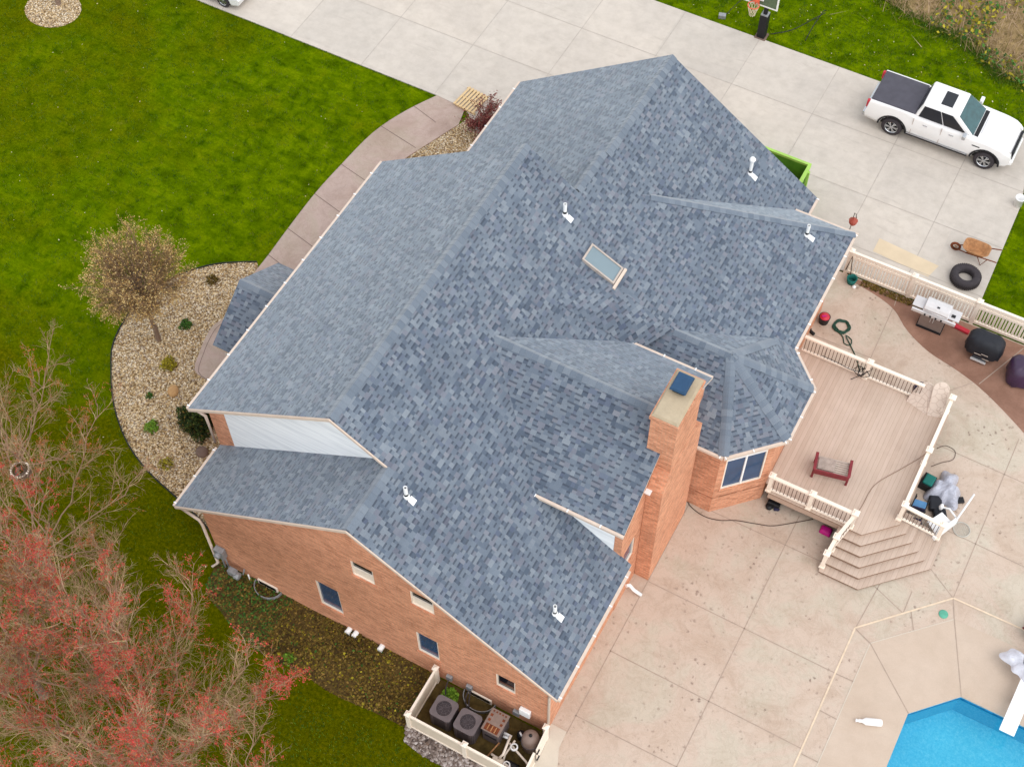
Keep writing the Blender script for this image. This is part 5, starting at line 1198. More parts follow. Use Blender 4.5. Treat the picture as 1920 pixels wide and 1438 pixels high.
# dumpster
dm = thing('dumpster', (3.4, 12.2, .04), 'open green dumpster half hidden behind the garage roof', 'dumpster')
dx0, dx1, dy0, dy1, dz = 1.3, 5.62, 11.25, 13.2, 1.25
mb = MB()
for a, b, c, d in ((dx0, dx1, dy1-.05, dy1), (dx0, dx1, dy0, dy0+.05), (dx0, dx0+.05, dy0+.05, dy1-.05), (dx1-.05, dx1, dy0+.05, dy1-.05)): mb.box(((a+b)/2, (c+d)/2, .66), (b-a, d-c, 1.2), 'green')
mb.box(((dx0+dx1)/2, (dy0+dy1)/2, .1), (dx1-dx0-.1, dy1-dy0-.1, .06), 'soil'); mb.build('body', dm)
mb = MB()
for a, b, c, d in ((dx0-.04, dx1+.04, dy1-.06, dy1+.05), (dx0-.04, dx1+.04, dy0-.05, dy0+.06), (dx0-.04, dx0+.07, dy0+.06, dy1-.06), (dx1-.07, dx1+.06, dy0+.06, dy1-.06)): mb.box(((a+b)/2, (c+d)/2, dz+.05), (b-a, d-c, .1), 'greenl')
mb.build('rim', dm)
for y in (11.6, 12.2, 12.9): mb = MB(); mb.box((dx1+.07, y, .7), (.1, .1, 1.1), 'greenl'); mb.build('rib', dm)
crumple('debris_pile', (3.4, 12.2, .12), 1.8, .8, .7, 'darkstone', 'heap of dark roofing debris inside the green dumpster', 'debris', 8, 16)

# ------------------------------------------------------------------ vehicles
def poly_extr_y(mb, prof, ys, m, k=lambda x, y: y):
    pass
def wheel(parent, x, y, z, r_, wd_, side):
    R3 = Matrix.Rotation(PI/2*side, 3, 'X'); mb = MB()
    pf = [(r_*.64, -wd_/2), (r_*.9, -wd_/2), (r_*.98, -wd_*.38), (r_, -wd_*.2), (r_, wd_*.2), (r_*.98, wd_*.38), (r_*.9, wd_/2), (r_*.64, wd_/2)]
    mb.lathe(pf, (x, y, z), 'rubber', 30, R3); w_ = mb.build('wheel', parent)
    mb = MB(); mb.lathe([(r_*.66, wd_*.46), (r_*.62, wd_*.5), (r_*.58, wd_*.42), (r_*.56, wd_*.2), (0, wd_*.16)], (x, y, z), 'chrome', 30, R3, mats=['chrome', 'chrome', 'chrome', 'black'])
    for k in range(6):
        for q in (-.13, .13):
            a = 2*PI*k/6; c0 = V3((.07*math.cos(a), .07*math.sin(a), wd_*.42)); c1 = V3((r_*.6*math.cos(a+q*1.2), r_*.6*math.sin(a+q*1.2), wd_*.44)); d = (c1-c0).normalized(); s_ = d.cross(V3((0, 0, 1)))*.022; t = V3((0, 0, .03))
            mb.hexa([V3((x, y, z))+R3 @ p for p in (c0-s_-t, c1-s_-t, c1+s_-t, c0+s_-t, c0-s_, c1-s_, c1+s_, c0+s_)], 'chrome')
    mb.lathe([(.075, wd_*.3), (.07, wd_*.46), (0, wd_*.48)], (x, y, z), 'chrome', 14, R3); mb.build('rim', w_, merge=False)
    return w_
def arc(cx, cz, r_, n=10, a0=PI, a1=0): return [(cx+r_*math.cos(a0+(a1-a0)*i/n), cz+r_*math.sin(a0+(a1-a0)*i/n)) for i in range(n+1)]
TO = V3((6.28, 18.28, .04))
tk = thing('pickup_truck', tuple(TO), 'white crew-cab pickup truck with a grey bed cover and sunroof on the driveway', 'pickup truck')
def T(x, y, z): return TO + V3((x, y, z))
WHX = (1.23, 4.97); WR_ = .42
def shell(mb, prof, half, m, shape=None, cols=56, rows=7):
    """side profile as a fine grid of columns; shape(x, z) scales the half width"""
    n = len(prof); xs0 = [p[0] for p in prof]; x0, x1 = min(xs0), max(xs0)
    def span(x):
        zs = []
        for i in range(n):
            (xa, za), (xb, zb) = prof[i], prof[(i+1) % n]
            if min(xa, xb) <= x <= max(xa, xb) and abs(xb-xa) > 1e-9: zs.append(za+(zb-za)*(x-xa)/(xb-xa))
        return min(zs), max(zs)
    xs = sorted(set([x0+1e-4]+[x0+(x1-x0)*k/cols for k in range(1, cols)]+[p[0] for p in prof if x0+.001 < p[0] < x1-.001]+[x1-1e-4]))
    g_ = lambda x, z, s_: T(x, s_*half*(shape(x, z) if shape else 1), z)
    prev = None
    for x in xs:
        lo, hi = span(x); zz = [lo+(hi-lo)*k/rows for k in range(rows+1)]; cur = (x, zz)
        if prev:
            xa, za = prev
            for s_ in (-1, 1):
                for k in range(rows):
                    q = [g_(xa, za[k], s_), g_(x, zz[k], s_), g_(x, zz[k+1], s_), g_(xa, za[k+1], s_)]
                    mb.face(q if s_ < 0 else q[::-1], m, True)
            mb.face([g_(xa, za[-1], -1), g_(x, zz[-1], -1), g_(x, zz[-1], 1), g_(xa, za[-1], 1)], m)
            mb.face([g_(xa, za[0], 1), g_(x, zz[0], 1), g_(x, zz[0], -1), g_(xa, za[0], -1)], m)
        else:
            mb.face([g_(x, zz[0], 1), g_(x, zz[0], -1), g_(x, zz[-1], -1), g_(x, zz[-1], 1)], m)
        prev = cur
    mb.face([g_(prev[0], prev[1][0], -1), g_(prev[0], prev[1][0], 1), g_(prev[0], prev[1][-1], 1), g_(prev[0], prev[1][-1], -1)], m)
def tshape(x, z):
    k = 1.0
    if x > 5.1: k -= .16*((x-5.1)/.8)**2
    k -= .085*max(0, (z-.8)/.6)**1.6
    k -= .05*max(0, (.75-z)/.4)
    return k
prof = [(.1, .5), (.06, .75), (.1, .98), (.13, 1.2), (.16, 1.36), (1.0, 1.37), (1.9, 1.37), (1.98, 1.32), (3.0, 1.31), (4.25, 1.29), (4.5, 1.27), (5.0, 1.23), (5.5, 1.16), (5.7, 1.06), (5.82, .96), (5.88, .75), (5.86, .52), (5.75, .4)]
prof += [(5.52, .38)] + arc(WHX[1], .42, .52, 10, 0, PI) + [(4.4, .38), (1.78, .38)] + arc(WHX[0], .42, .52, 10, 0, PI) + [(.55, .42)]
# the profile splits at the belt line so that the tumblehome works
mb = MB(); shell(mb, prof, 1.0, 'paint', tshape); mb.build('body', tk)
mb = MB(); P = [T(x, y, z) for x, y, z in ((1.93, -.86, 1.3), (4.28, -.86, 1.28), (4.28, .86, 1.28), (1.93, .86, 1.3), (2.12, -.71, 1.88), (3.5, -.70, 1.88), (3.5, .70, 1.88), (2.12, .71, 1.88))]
mb.hexa(P, 'paint'); cab = mb.build('cab', tk, bevel=.07, segs=3)
def onface(a, b, c, d, u0, u1, v0, v1, off):
    a, b, c, d = V3(a), V3(b), V3(c), V3(d); nn = (b-a).cross(d-a).normalized()*off
    f = lambda u, v: (a.lerp(b, u)).lerp(d.lerp(c, u), v)+nn
    return [f(u0, v0), f(u1, v0), f(u1, v1), f(u0, v1)]
def glass(name, fa, u0, u1, v0, v1, m, off=.012, skew=None):
    q = onface(*fa, u0, u1, v0, v1, off)
    if skew: q[3] = q[3].lerp(q[2], skew[0]); q[2] = q[2].lerp(q[3], skew[1])
    mb = MB(); nn = (q[1]-q[0]).cross(q[3]-q[0]).normalized()*-.025; mb.hexa([p+nn for p in q]+q, m); return mb.build(name, tk, bevel=.008)
near = (P[0], P[1], P[5], P[4]); far = (P[2], P[3], P[7], P[6]); front = (P[1], P[2], P[6], P[5]); rear = (P[3], P[0], P[4], P[7])
for fa in (near, far):
    fl = fa is far
    glass('side_window', fa, *( (.06, .49) if not fl else (.51, .94)), .08, .9, 'glassdark'); glass('side_window', fa, *((.505, .9) if not fl else (.1, .495)), .08, .9, 'glassdark', skew=(0, .22) if not fl else (.22, 0))
glass('windshield', front, .04, .96, .03, .95, 'windshield', .014); glass('rear_window', rear, .1, .9, .25, .85, 'glassdark')
mb = MB(); mb.box(T(4.36, 0, 1.285), (.16, 1.5, .03), 'black'); mb.build('cowl', tk, bevel=.01)
mb = MB(); mb.hexa([T(*p) for p in ((.15, -.86, 1.34), (1.95, -.86, 1.34), (1.95, .86, 1.34), (.15, .86, 1.34), (.18, -.84, 1.41), (1.95, -.84, 1.42), (1.95, .84, 1.42), (.18, .84, 1.41))], 'tonneau'); mb.build('bed_cover', tk, bevel=.03)
mb = MB(); mb.box(T(2.92, 0, 1.885), (.46, .78, .02), 'glassdark'); mb.build('sunroof', tk, bevel=.01)
mb = MB(); mb.hexa([T(*p) for p in ((4.45, -.62, 1.2), (5.6, -.55, 1.08), (5.6, .55, 1.08), (4.45, .62, 1.2), (4.5, -.5, 1.31), (5.45, -.45, 1.215), (5.45, .45, 1.215), (4.5, .5, 1.31))], 'paint'); mb.build('hood', tk, bevel=.04, segs=3)
mb = MB(); mb.box(T(5.86, 0, .86), (.1, 1.3, .36), 'black'); mb.box(T(5.9, 0, .86), (.05, 1.1, .04), 'chrome'); mb.box(T(5.89, 0, 1.0), (.06, 1.25, .05), 'chrome'); mb.build('grille', tk, bevel=.02)
mb = MB(); mb.hexa([T(*p) for p in ((5.6, -.9, .42), (5.98, -.7, .42), (5.98, .7, .42), (5.6, .9, .42), (5.62, -.9, .62), (5.99, -.7, .62), (5.99, .7, .62), (5.62, .9, .62))], 'paint'); mb.build('front_bumper', tk, bevel=.04)
mb = MB(); mb.box(T(.06, 0, .55), (.2, 1.84, .2), 'chrome'); mb.build('rear_bumper', tk, bevel=.04)
for s_ in (-1, 1):
    mb = MB(); mb.hexa([T(5.55, s_*.78, .86), T(5.84, s_*.66, .86), T(5.84, s_*.7, .86), T(5.5, s_*.93, .86), T(5.52, s_*.78, 1.06), T(5.78, s_*.64, 1.06), T(5.78, s_*.7, 1.06), T(5.46, s_*.9, 1.06)], 'steel'); mb.build('headlight', tk, bevel=.015)
    mb = MB(); mb.box(T(.1, s_*.86, 1.12), (.12, .14, .36), 'red'); mb.build('taillight', tk, bevel=.02)
    mb = MB(); mb.box(T(3.98, s_*1.08, 1.38), (.14, .26, .18), 'chrome' if s_ < 0 else 'white'); mb.box(T(3.98, s_*.94, 1.33), (.06, .16, .05), 'black'); mb.build('mirror', tk, bevel=.03)
    for x in (2.45, 3.5): mb = MB(); mb.box(T(x, s_*.985, 1.1), (.18, .03, .035), 'chrome'); mb.build('door_handle', tk, bevel=.008)
    mb = MB(); mb.box(T(3.05, s_*.99, .42), (2.5, .09, .05), 'black'); mb.box(T(3.05, s_*1.0, .46), (2.45, .04, .03), 'chrome'); mb.build('side_step', tk, bevel=.01)
    mb = MB(); mb.box(T(4.5, s_*.985, 1.02), (.3, .02, .04), 'black'); mb.build('fender_vent', tk)
    mb = MB(); 
    for x in (1.97, 3.1): mb.box(T(x, s_*.978, .86), (.014, .03, .84), 'joint')
    mb.build('door_seam', tk)
    for wx in WHX:
        mb = MB(); A = arc(wx, .42, .53, 14); B = arc(wx, .42, .6, 14)
        for i in range(14):
            q = [A[i], A[i+1], B[i+1], B[i]]; y0 = s_*.94; y1 = s_*1.012
            mb.hexa([T(x, y0, z) for x, z in q]+[T(x, y1, z) for x, z in q], 'black')
        mb.build('wheel_arch', tk)
        mb = MB(); mb.box(T(wx, s_*.62, .55), (1.02, .3, .5), 'black'); mb.build('wheel_well', tk)
        wheel(tk, TO.x+wx, TO.y+s_*.86, .04+WR_, WR_, .27, 1 if s_ < 0 else -1)
# a second car, mostly outside the frame
TO = V3((-23.5, 11.78, .04)); car = thing('parked_car', tuple(TO), 'pale car at the top edge, only its lower corner showing on the driveway', 'car')
prof = [(0, .35), (-.02, .6), (.1, .85), (1.0, .92), (1.5, .95), (3.1, .95), (4.2, .8), (4.4, .55), (4.35, .3), (4.05, .25)] + arc(3.6, .32, .38, 8, 0, PI) + [(3.1, .25), (1.2, .25)] + arc(.85, .32, .38, 8, 0, PI) + [(.4, .27)]
mb = MB(); shell(mb, prof, .9, 'paint', lambda x, z: 1-.12*max(0, (x-3.6)/.8)**2-.1*max(0, (.6-x)/.6)**2); mb.build('body', car)
mb = MB(); mb.hexa([T(*p) for p in ((.9, -.78, .9), (3.2, -.78, .9), (3.2, .78, .9), (.9, .78, .9), (1.4, -.6, 1.42), (2.5, -.6, 1.42), (2.5, .6, 1.42), (1.4, .6, 1.42))], 'glassdark'); mb.build('cabin', car, bevel=.08)
mb = MB(); mb.box(T(1.95, 0, 1.43), (1.05, 1.1, .05), 'paint'); mb.build('roof_panel', car, bevel=.02)
for x in (.85, 3.6):
    for s_ in (-1, 1): wheel(car, TO.x+x, TO.y+s_*.8, .04+.32, .32, .2, 1 if s_ < 0 else -1)

# ------------------------------------------------------------------ pool side
db = thing('diving_board', (19.2, -2.6, .04), 'white diving board reaching over the blue pool', 'diving board')
a, b = V3((18.95, -1.7, .52)), V3((19.05, -4.2, .5)); mb = MB()
mb.hexa([(18.98, -1.3, .46), (19.42, -1.3, .46), (19.3, -4.2, .5), (18.84, -4.2, .5), (18.98, -1.3, .52), (19.42, -1.3, .52), (19.3, -4.2, .55), (18.84, -4.2, .55)], 'white'); mb.build('board', db, bevel=.015)
for y in (-1.5, -2.9): mb = MB(); mb.box((19.15, y, .25), (.36, .3, .42), 'clearp', taper=.8); mb.build('stand', db, bevel=.03)
crumple('plastic_wrap', (18.9, -1.85, .5), .62, .5, .35, 'clearp', 'crumpled cloudy plastic wrap over the base of the diving board', 'plastic sheet', 5, 18)
cable('wrap_cord', [(18.75, -1.75, .95), (18.82, -2.05, .92), (18.95, -1.95, .98), (19.0, -1.6, .95), (19.1, -2.15, .88), (19.3, -2.3, .85)], .02, 'black', 'short black cord lying over the crumpled plastic wrap', 'cord', 4)
pb = thing('pool_float', (15.35, -5.66, .05), 'small white plastic bottle-shaped float lying on the pool deck', 'float')
dR = Matrix.Rotation(PI/2, 3, 'Y'); ax = V3((.74, .3, 0)).normalized(); R3 = ax.to_track_quat('Z', 'Y').to_matrix()
mb = MB(); mb.lathe([(0, 0), (.1, .02), (.115, .1), (.115, .5), (.06, .6), (.05, .62), (0, .62)][::-1], (15.75, -5.5, .15), 'white', 16, R3 @ Matrix.Rotation(PI, 3, 'X')); mb.build('body', pb)
mb = MB(); mb.lathe([(.05, 0), (.055, .1), (.035, .13), (.06, .2), (0, .22)], (15.75-.6*ax.x, -5.5-.6*ax.y, .15), 'white', 12, R3 @ Matrix.Rotation(PI, 3, 'X')); mb.build('neck', pb)
mb = MB(); mb.lathe([(.15, 0), (.15, .012), (.13, .02), (0, .022)], (16.19, -1.18, .036), 'teal', 20); MT['mint'] = plain('mint_plastic', C(96, 176, 150), .5); mb.mats = [MT['mint']]
tag(mb.build('ground_disc'), 'round mint-green plastic disc lying on the stamped border above the pool', 'disc')
g = MB()
for _ in range(300):
    a = random.uniform(0, 2*PI); rr_ = random.uniform(0, .45); quadleaf(g, (18.95+rr_*math.cos(a), -.5+rr_*math.sin(a), random.uniform(.2, .75)), random.uniform(.03, .08), 'maroonleaf', 1)
g.lathe([(.2, 0), (.26, .25), (.22, .25), (0, .22)], (18.95, -.5, .03), 'darkstone', 14)
tag(g.build('potted_plant', merge=False), 'dark reddish potted plant at the right photo edge above the diving board', 'plant')

# ------------------------------------------------------------------ equipment corner
ef = thing('vinyl_enclosure', (5, -12.35, 0), 'cream vinyl privacy fence around the air conditioners below the house wall', 'fence')
def epost(x, y, h=1.08): mb = MB(); mb.box((x, y, h/2), (.13, .13, h), 'vinyl'); mb.box((x, y, h+.015), (.18, .18, .03), 'vinyl'); mb.box((x, y, h+.05), (.15, .15, .05), 'vinyl', taper=.35); mb.build('post', ef)
for p in ((3.22, -10.72), (3.22, -12.35), (5.16, -12.35), (7.1, -12.35), (7.02, -10.75)): epost(*p)
def epanel(p, q, h=1.0):
    a, b = V3((*p, 0)), V3((*q, 0)); d = (b-a); L = d.length; d.normalize(); s_ = V3((-d.y, d.x, 0)); mb = MB()
    def pl(z0, z1, th, m): A, B = a+d*.065, b-d*.065; mb.hexa([A-s_*th+V3((0, 0, z0)), B-s_*th+V3((0, 0, z0)), B+s_*th+V3((0, 0, z0)), A+s_*th+V3((0, 0, z0)), A-s_*th+V3((0, 0, z1)), B-s_*th+V3((0, 0, z1)), B+s_*th+V3((0, 0, z1)), A+s_*th+V3((0, 0, z1))], m)
    pl(.04, .14, .03, 'vinyl'); pl(.14, h-.1, .015, 'vinylsh'); pl(h-.1, h, .035, 'vinyl'); mb.build('panel', ef, merge=False)
epanel((3.22, -10.72), (3.22, -12.35)); epanel((3.22, -12.35), (5.16, -12.35)); epanel((5.16, -12.35), (7.1, -12.35)); epanel((7.1, -12.35), (7.06, -11.5))
mb = MB(); mb.hexa([(7.04, -10.8, .08), (7.08, -10.8, .08), (7.12, -11.5, .08), (7.08, -11.5, .08), (7.04, -10.8, 1.1), (7.08, -10.8, 1.1), (7.12, -11.5, 1.1), (7.08, -11.5, 1.1)], 'vinyl'); gt_ = mb.build('gate', ef)
for z in (.3, .85): mb = MB(); mb.box((7.13, -11.45, z), (.04, .16, .1), 'black'); mb.build('hinge', gt_)
def rr_box(c, sx, sy, z0, z1, m, r_=.12):
    P = []
    for qx, qy, a0 in ((1, 1, 0), (-1, 1, PI/2), (-1, -1, PI), (1, -1, 3*PI/2)):
        for k in range(5): a = a0+k*PI/8; P.append((c[0]+qx*(sx/2-r_)+r_*math.cos(a), c[1]+qy*(sy/2-r_)+r_*math.sin(a)))
    mb = MB(); mb.prism(P, z0, z1, m); return mb, P
AC0 = (4.03, -11.62)
ac = thing('air_conditioner', (*AC0, .03), 'square grey air conditioner unit nearest the left fence panel', 'air conditioner', 'air conditioners beside the house')
mb, P = rr_box(AC0, .68, .66, .03, .8, 'acdark')
for i in range(len(P)):
    x, y = P[i]; mb.box((x, y, .42), (.03, .03, .76), 'acgrey')
for k in range(12):
    for sx in (-1, 1): mb.box((AC0[0]+sx*.34, AC0[1]-.24+k*.044, .42), (.02, .016, .76), 'acgrey'); mb.box((AC0[0]-.24+k*.044, AC0[1]+sx*.33, .42), (.016, .02, .76), 'acgrey')
mb.build('cabinet', ac, merge=False)
mb = MB(); Po = [(AC0[0]+.36*c_ if False else x*1.0, y) for x, y in [(AC0[0]+(p[0]-AC0[0])*1.05, AC0[1]+(p[1]-AC0[1])*1.05) for p in P]]
H = [(AC0[0]+.235*math.cos(a*PI/16), AC0[1]+.235*math.sin(a*PI/16)) for a in range(32)]
holed(mb, Po, [H], lambda x, y: (x, y, .86), 'acgrey')
for i in range(len(Po)): p, q = Po[i], Po[(i+1) % len(Po)]; mb.face([(*p, .79), (*q, .79), (*q, .86), (*p, .86)], 'acgrey')
for i in range(32): p, q = H[i], H[(i+1) % 32]; mb.face([(*p, .86), (*q, .86), (*q, .6), (*p, .6)], 'acdark')
mb.face([(*p, .6) for p in H], 'acdark'); mb.build('top_cover', ac)
mb = MB(); mb.lathe([(0, .1), (.07, .09), (.08, 0)], (*AC0, .64), 'galv', 14)
for k in range(4):
    a = k*PI/2; c0 = V3((*AC0, .66)); u_ = V3((math.cos(a), math.sin(a), 0)); v_ = V3((-math.sin(a), math.cos(a), .35))
    mb.face([c0+u_*.05-v_*.05, c0+u_*.2-v_*.13, c0+u_*.225+v_*.09, c0+u_*.05+v_*.05], 'steel')
mb.build('fan', ac)
mb = MB()
for rr_ in (.09, .16, .21): mb.tube([(AC0[0]+rr_*math.cos(a*PI/12), AC0[1]+rr_*math.sin(a*PI/12), .87) for a in range(25)], .0025, 'acgrey', 4, cap=False)
for k in range(8): a = k*PI/4; mb.tube([(AC0[0]+.04*math.cos(a), AC0[1]+.04*math.sin(a), .87), (AC0[0]+.24*math.cos(a), AC0[1]+.24*math.sin(a), .87)], .004, 'acgrey', 4)
mb.build('grille', ac)
ac2 = copy_tree(ac, (.83, -.02, 0)); ac2['label'] = 'square grey air conditioner unit standing next to the rusty-topped heater'
ht = thing('pool_heater', (5.6, -11.25, .03), 'grey pool heater with a rusty slotted top beside the air conditioners', 'heater')
mb, P = rr_box((5.6, -11.27), .56, .7, .03, .86, 'acgrey', .04); mb.build('cabinet', ht)
mb = MB(); mb.box((5.6, -11.27, .885), (.6, .74, .04), 'taupe'); tp = mb.build('top_cover', ht, bevel=.01)
mb = MB()
for k in range(7): mb.box((5.42+k*.06, -11.5, .912), (.035, .18, .016), 'rust' if k % 2 else 'rustdark')
mb.box((5.6, -11.27, .9), (.56, .7, .02), 'taupe'); mb.box((5.6, -11.5, .908), (.46, .22, .008), 'rustdark')
for x in (5.4, 5.8):
    for y in (-11.28, -11.12): mb.box((x, y, .91), (.08, .08, .012), 'rustdark')
for k in range(5): mb.box((5.4+k*.1, -10.98, .91), (.05, .05, .012), 'rustdark')
mb.build('exhaust_grate', ht)
mb = MB(); mb.box((5.62, -11.63, .5), (.4, .015, .08), 'black'); mb.build('vent_slot', ht)
pt = thing('pool_filter', (6.72, -11.15, .03), 'taupe round pool filter tank in the equipment corner', 'filter tank')
mb = MB(); mb.lathe([(.24, 0), (.26, .05), (.26, .42), (.275, .44), (.275, .5), (.26, .52), (.26, .72), (.22, .84), (.1, .91), (0, .92)], (6.72, -11.15, .03), 'taupe', 26); mb.build('tank', pt)
mb = MB(); mb.lathe([(.275, 0), (.29, .02), (.29, .06), (.275, .08)], (6.72, -11.15, .46), 'acgrey', 26); mb.build('clamp', pt)
mb = MB(); mb.lathe([(.05, 0), (.05, .05), (.03, .08), (0, .09)], (6.72, -11.15, .94), 'black', 12); mb.build('air_valve', pt)
pp = thing('pool_plumbing', (6.25, -11.6, .03), 'white pool pipes and pump between the heater and the filter tank', 'pool pump')
def pipe(P, r_=.032, m='vinyl'): mb = MB(); mb.tube(P, r_, m, 8); mb.build('pipe', pp)
pipe([(5.9, -11.3, .45), (6.15, -11.3, .45), (6.15, -11.38, .45), (5.92, -11.38, .4)], .045, 'white'); pipe([(6.12, -11.3, .5), (6.2, -11.9, .5), (6.1, -12.05, .3)], .04); pipe([(6.2, -11.5, .45), (6.9, -11.75, .4), (7.0, -11.8, .4)], .035); pipe([(6.3, -11.35, .45), (6.2, -11.8, .2), (6.25, -12.0, .15)]); pipe([(5.85, -12.0, .3), (6.9, -12.15, .3)], .04); pipe([(5.9, -11.6, .35), (5.75, -12.15, .2)], .025, 'rust'); pipe([(6.6, -12.1, .25), (6.95, -12.0, .25)], .045, 'white'); pipe([(6.5, -12.22, .2), (6.95, -12.2, .2)], .045, 'white')
mb = MB(); mb.lathe([(.11, -.16), (.13, -.1), (.13, .16), (.07, .24), (0, .24)], (6.1, -12.08, .22), 'vinylsh', 14, Matrix.Rotation(PI/2, 3, 'Y')); mb.build('pump_housing', pp)
for c in ((6.42, -12.1, .3), (6.38, -11.55, .42)): mb = MB(); mb.lathe([(.1, 0), (.12, .02), (.12, .1), (.08, .12), (.08, .1)], c, 'white', 14); mb.build('valve', pp)
mb = MB(); mb.lathe([(.13, 0), (.13, .3), (.1, .36), (0, .38)], (6.35, -11.05, .03), 'black', 14); mb.tube([(6.3, -11.05, .42), (6.42, -11.12, .42)], .03, 'white', 8); mb.build('strainer', pp)
mb = MB(); mb.lathe([(.1, -.2), (.12, -.18), (.12, .18), (.1, .2)], (6.55, -12.0, .2), 'black', 14, Matrix.Rotation(PI/2, 3, 'Y')); mb.build('motor', pp)
for i, (x, ax_) in enumerate(((3.62, 4.0), (4.32, 4.85), (4.4, 5.45))):
    P = [(x, -10.68, .5), (x+.02, -10.9, .3), (x+(ax_-x)*.4, -11.1, .08), (ax_, -11.3, .35)]
    if i == 2: P = [(x, -10.68, .55), (x+.08, -10.95, .2), (x+.35, -11.22, .12), (x+.8, -11.15, .14), (5.35, -10.95, .3)]
    cable('conduit', P, .02, 'acdark', ['dark conduit from the wall box down to the first air conditioner', 'dark conduit from the wall box down to the second air conditioner', 'dark hose looping round the window well to the pool heater'][i], 'conduit', 4)
g = MB()
for _ in range(260):
    a = random.uniform(0, 2*PI); rr_ = .26*math.sqrt(random.random()); quadleaf(g, (3.82+rr_*math.cos(a), -10.98+rr_*math.sin(a), random.uniform(.03, .2)), random.uniform(.03, .06), 'lime', 1)
g.lathe([(.27, 0), (.2, .04), (0, .05)], (3.82, -10.98, .02), 'lime', 12)
tag(g.build('weed_patch', merge=False), 'bright green weeds growing behind the first air conditioner', 'weeds')

# ------------------------------------------------------------------ trees and plants
def stick(mb, a, b, r0, r1, m, n=3):
    d = b-a
    if d.length < 1e-5: return
    d.normalize(); p = d.orthogonal().normalized(); q = d.cross(p); i = len(mb.v)
    for c, r_ in ((a, r0), (b, r1)):
        for k in range(n): t = 2*PI*k/n; mb.v.append(tuple(c+(p*math.cos(t)+q*math.sin(t))*r_))
    mi = mb.mat(m)
    for k in range(n): mb.f.append((i+k, i+(k+1) % n, i+n+(k+1) % n, i+n+k)); mb.mi.append(mi); mb.sm.append(True)
def rdir(rr, d, ang):
    d = d.normalized(); p = d.orthogonal().normalized(); q = d.cross(p); a = rr.uniform(0, 2*PI); t = math.tan(ang)
    return (d+(p*math.cos(a)+q*math.sin(a))*t).normalized()
def polyline(rr, a, d, L, n, wob, lift):
    P = [a.copy()]; d = d.normalized()
    for i in range(n): d = (d+V3((rr.gauss(0, wob*.7), rr.gauss(0, wob*.7), rr.gauss(0, wob*.7)+lift))).normalized(); P.append(P[-1]+d*(L/n))
    return P
def bud(mb, rr, c, s_, m):
    u_ = V3((rr.gauss(0, 1), rr.gauss(0, 1), rr.gauss(0, 1))).normalized()*s_; v_ = u_.orthogonal().normalized()*s_*.6; i = len(mb.v)
    mb.v += [tuple(c-u_), tuple(c-v_), tuple(c+u_), tuple(c+v_)]; mb.f.append((i, i+1, i+2, i+3)); mb.mi.append(mb.mat(m)); mb.sm.append(False)
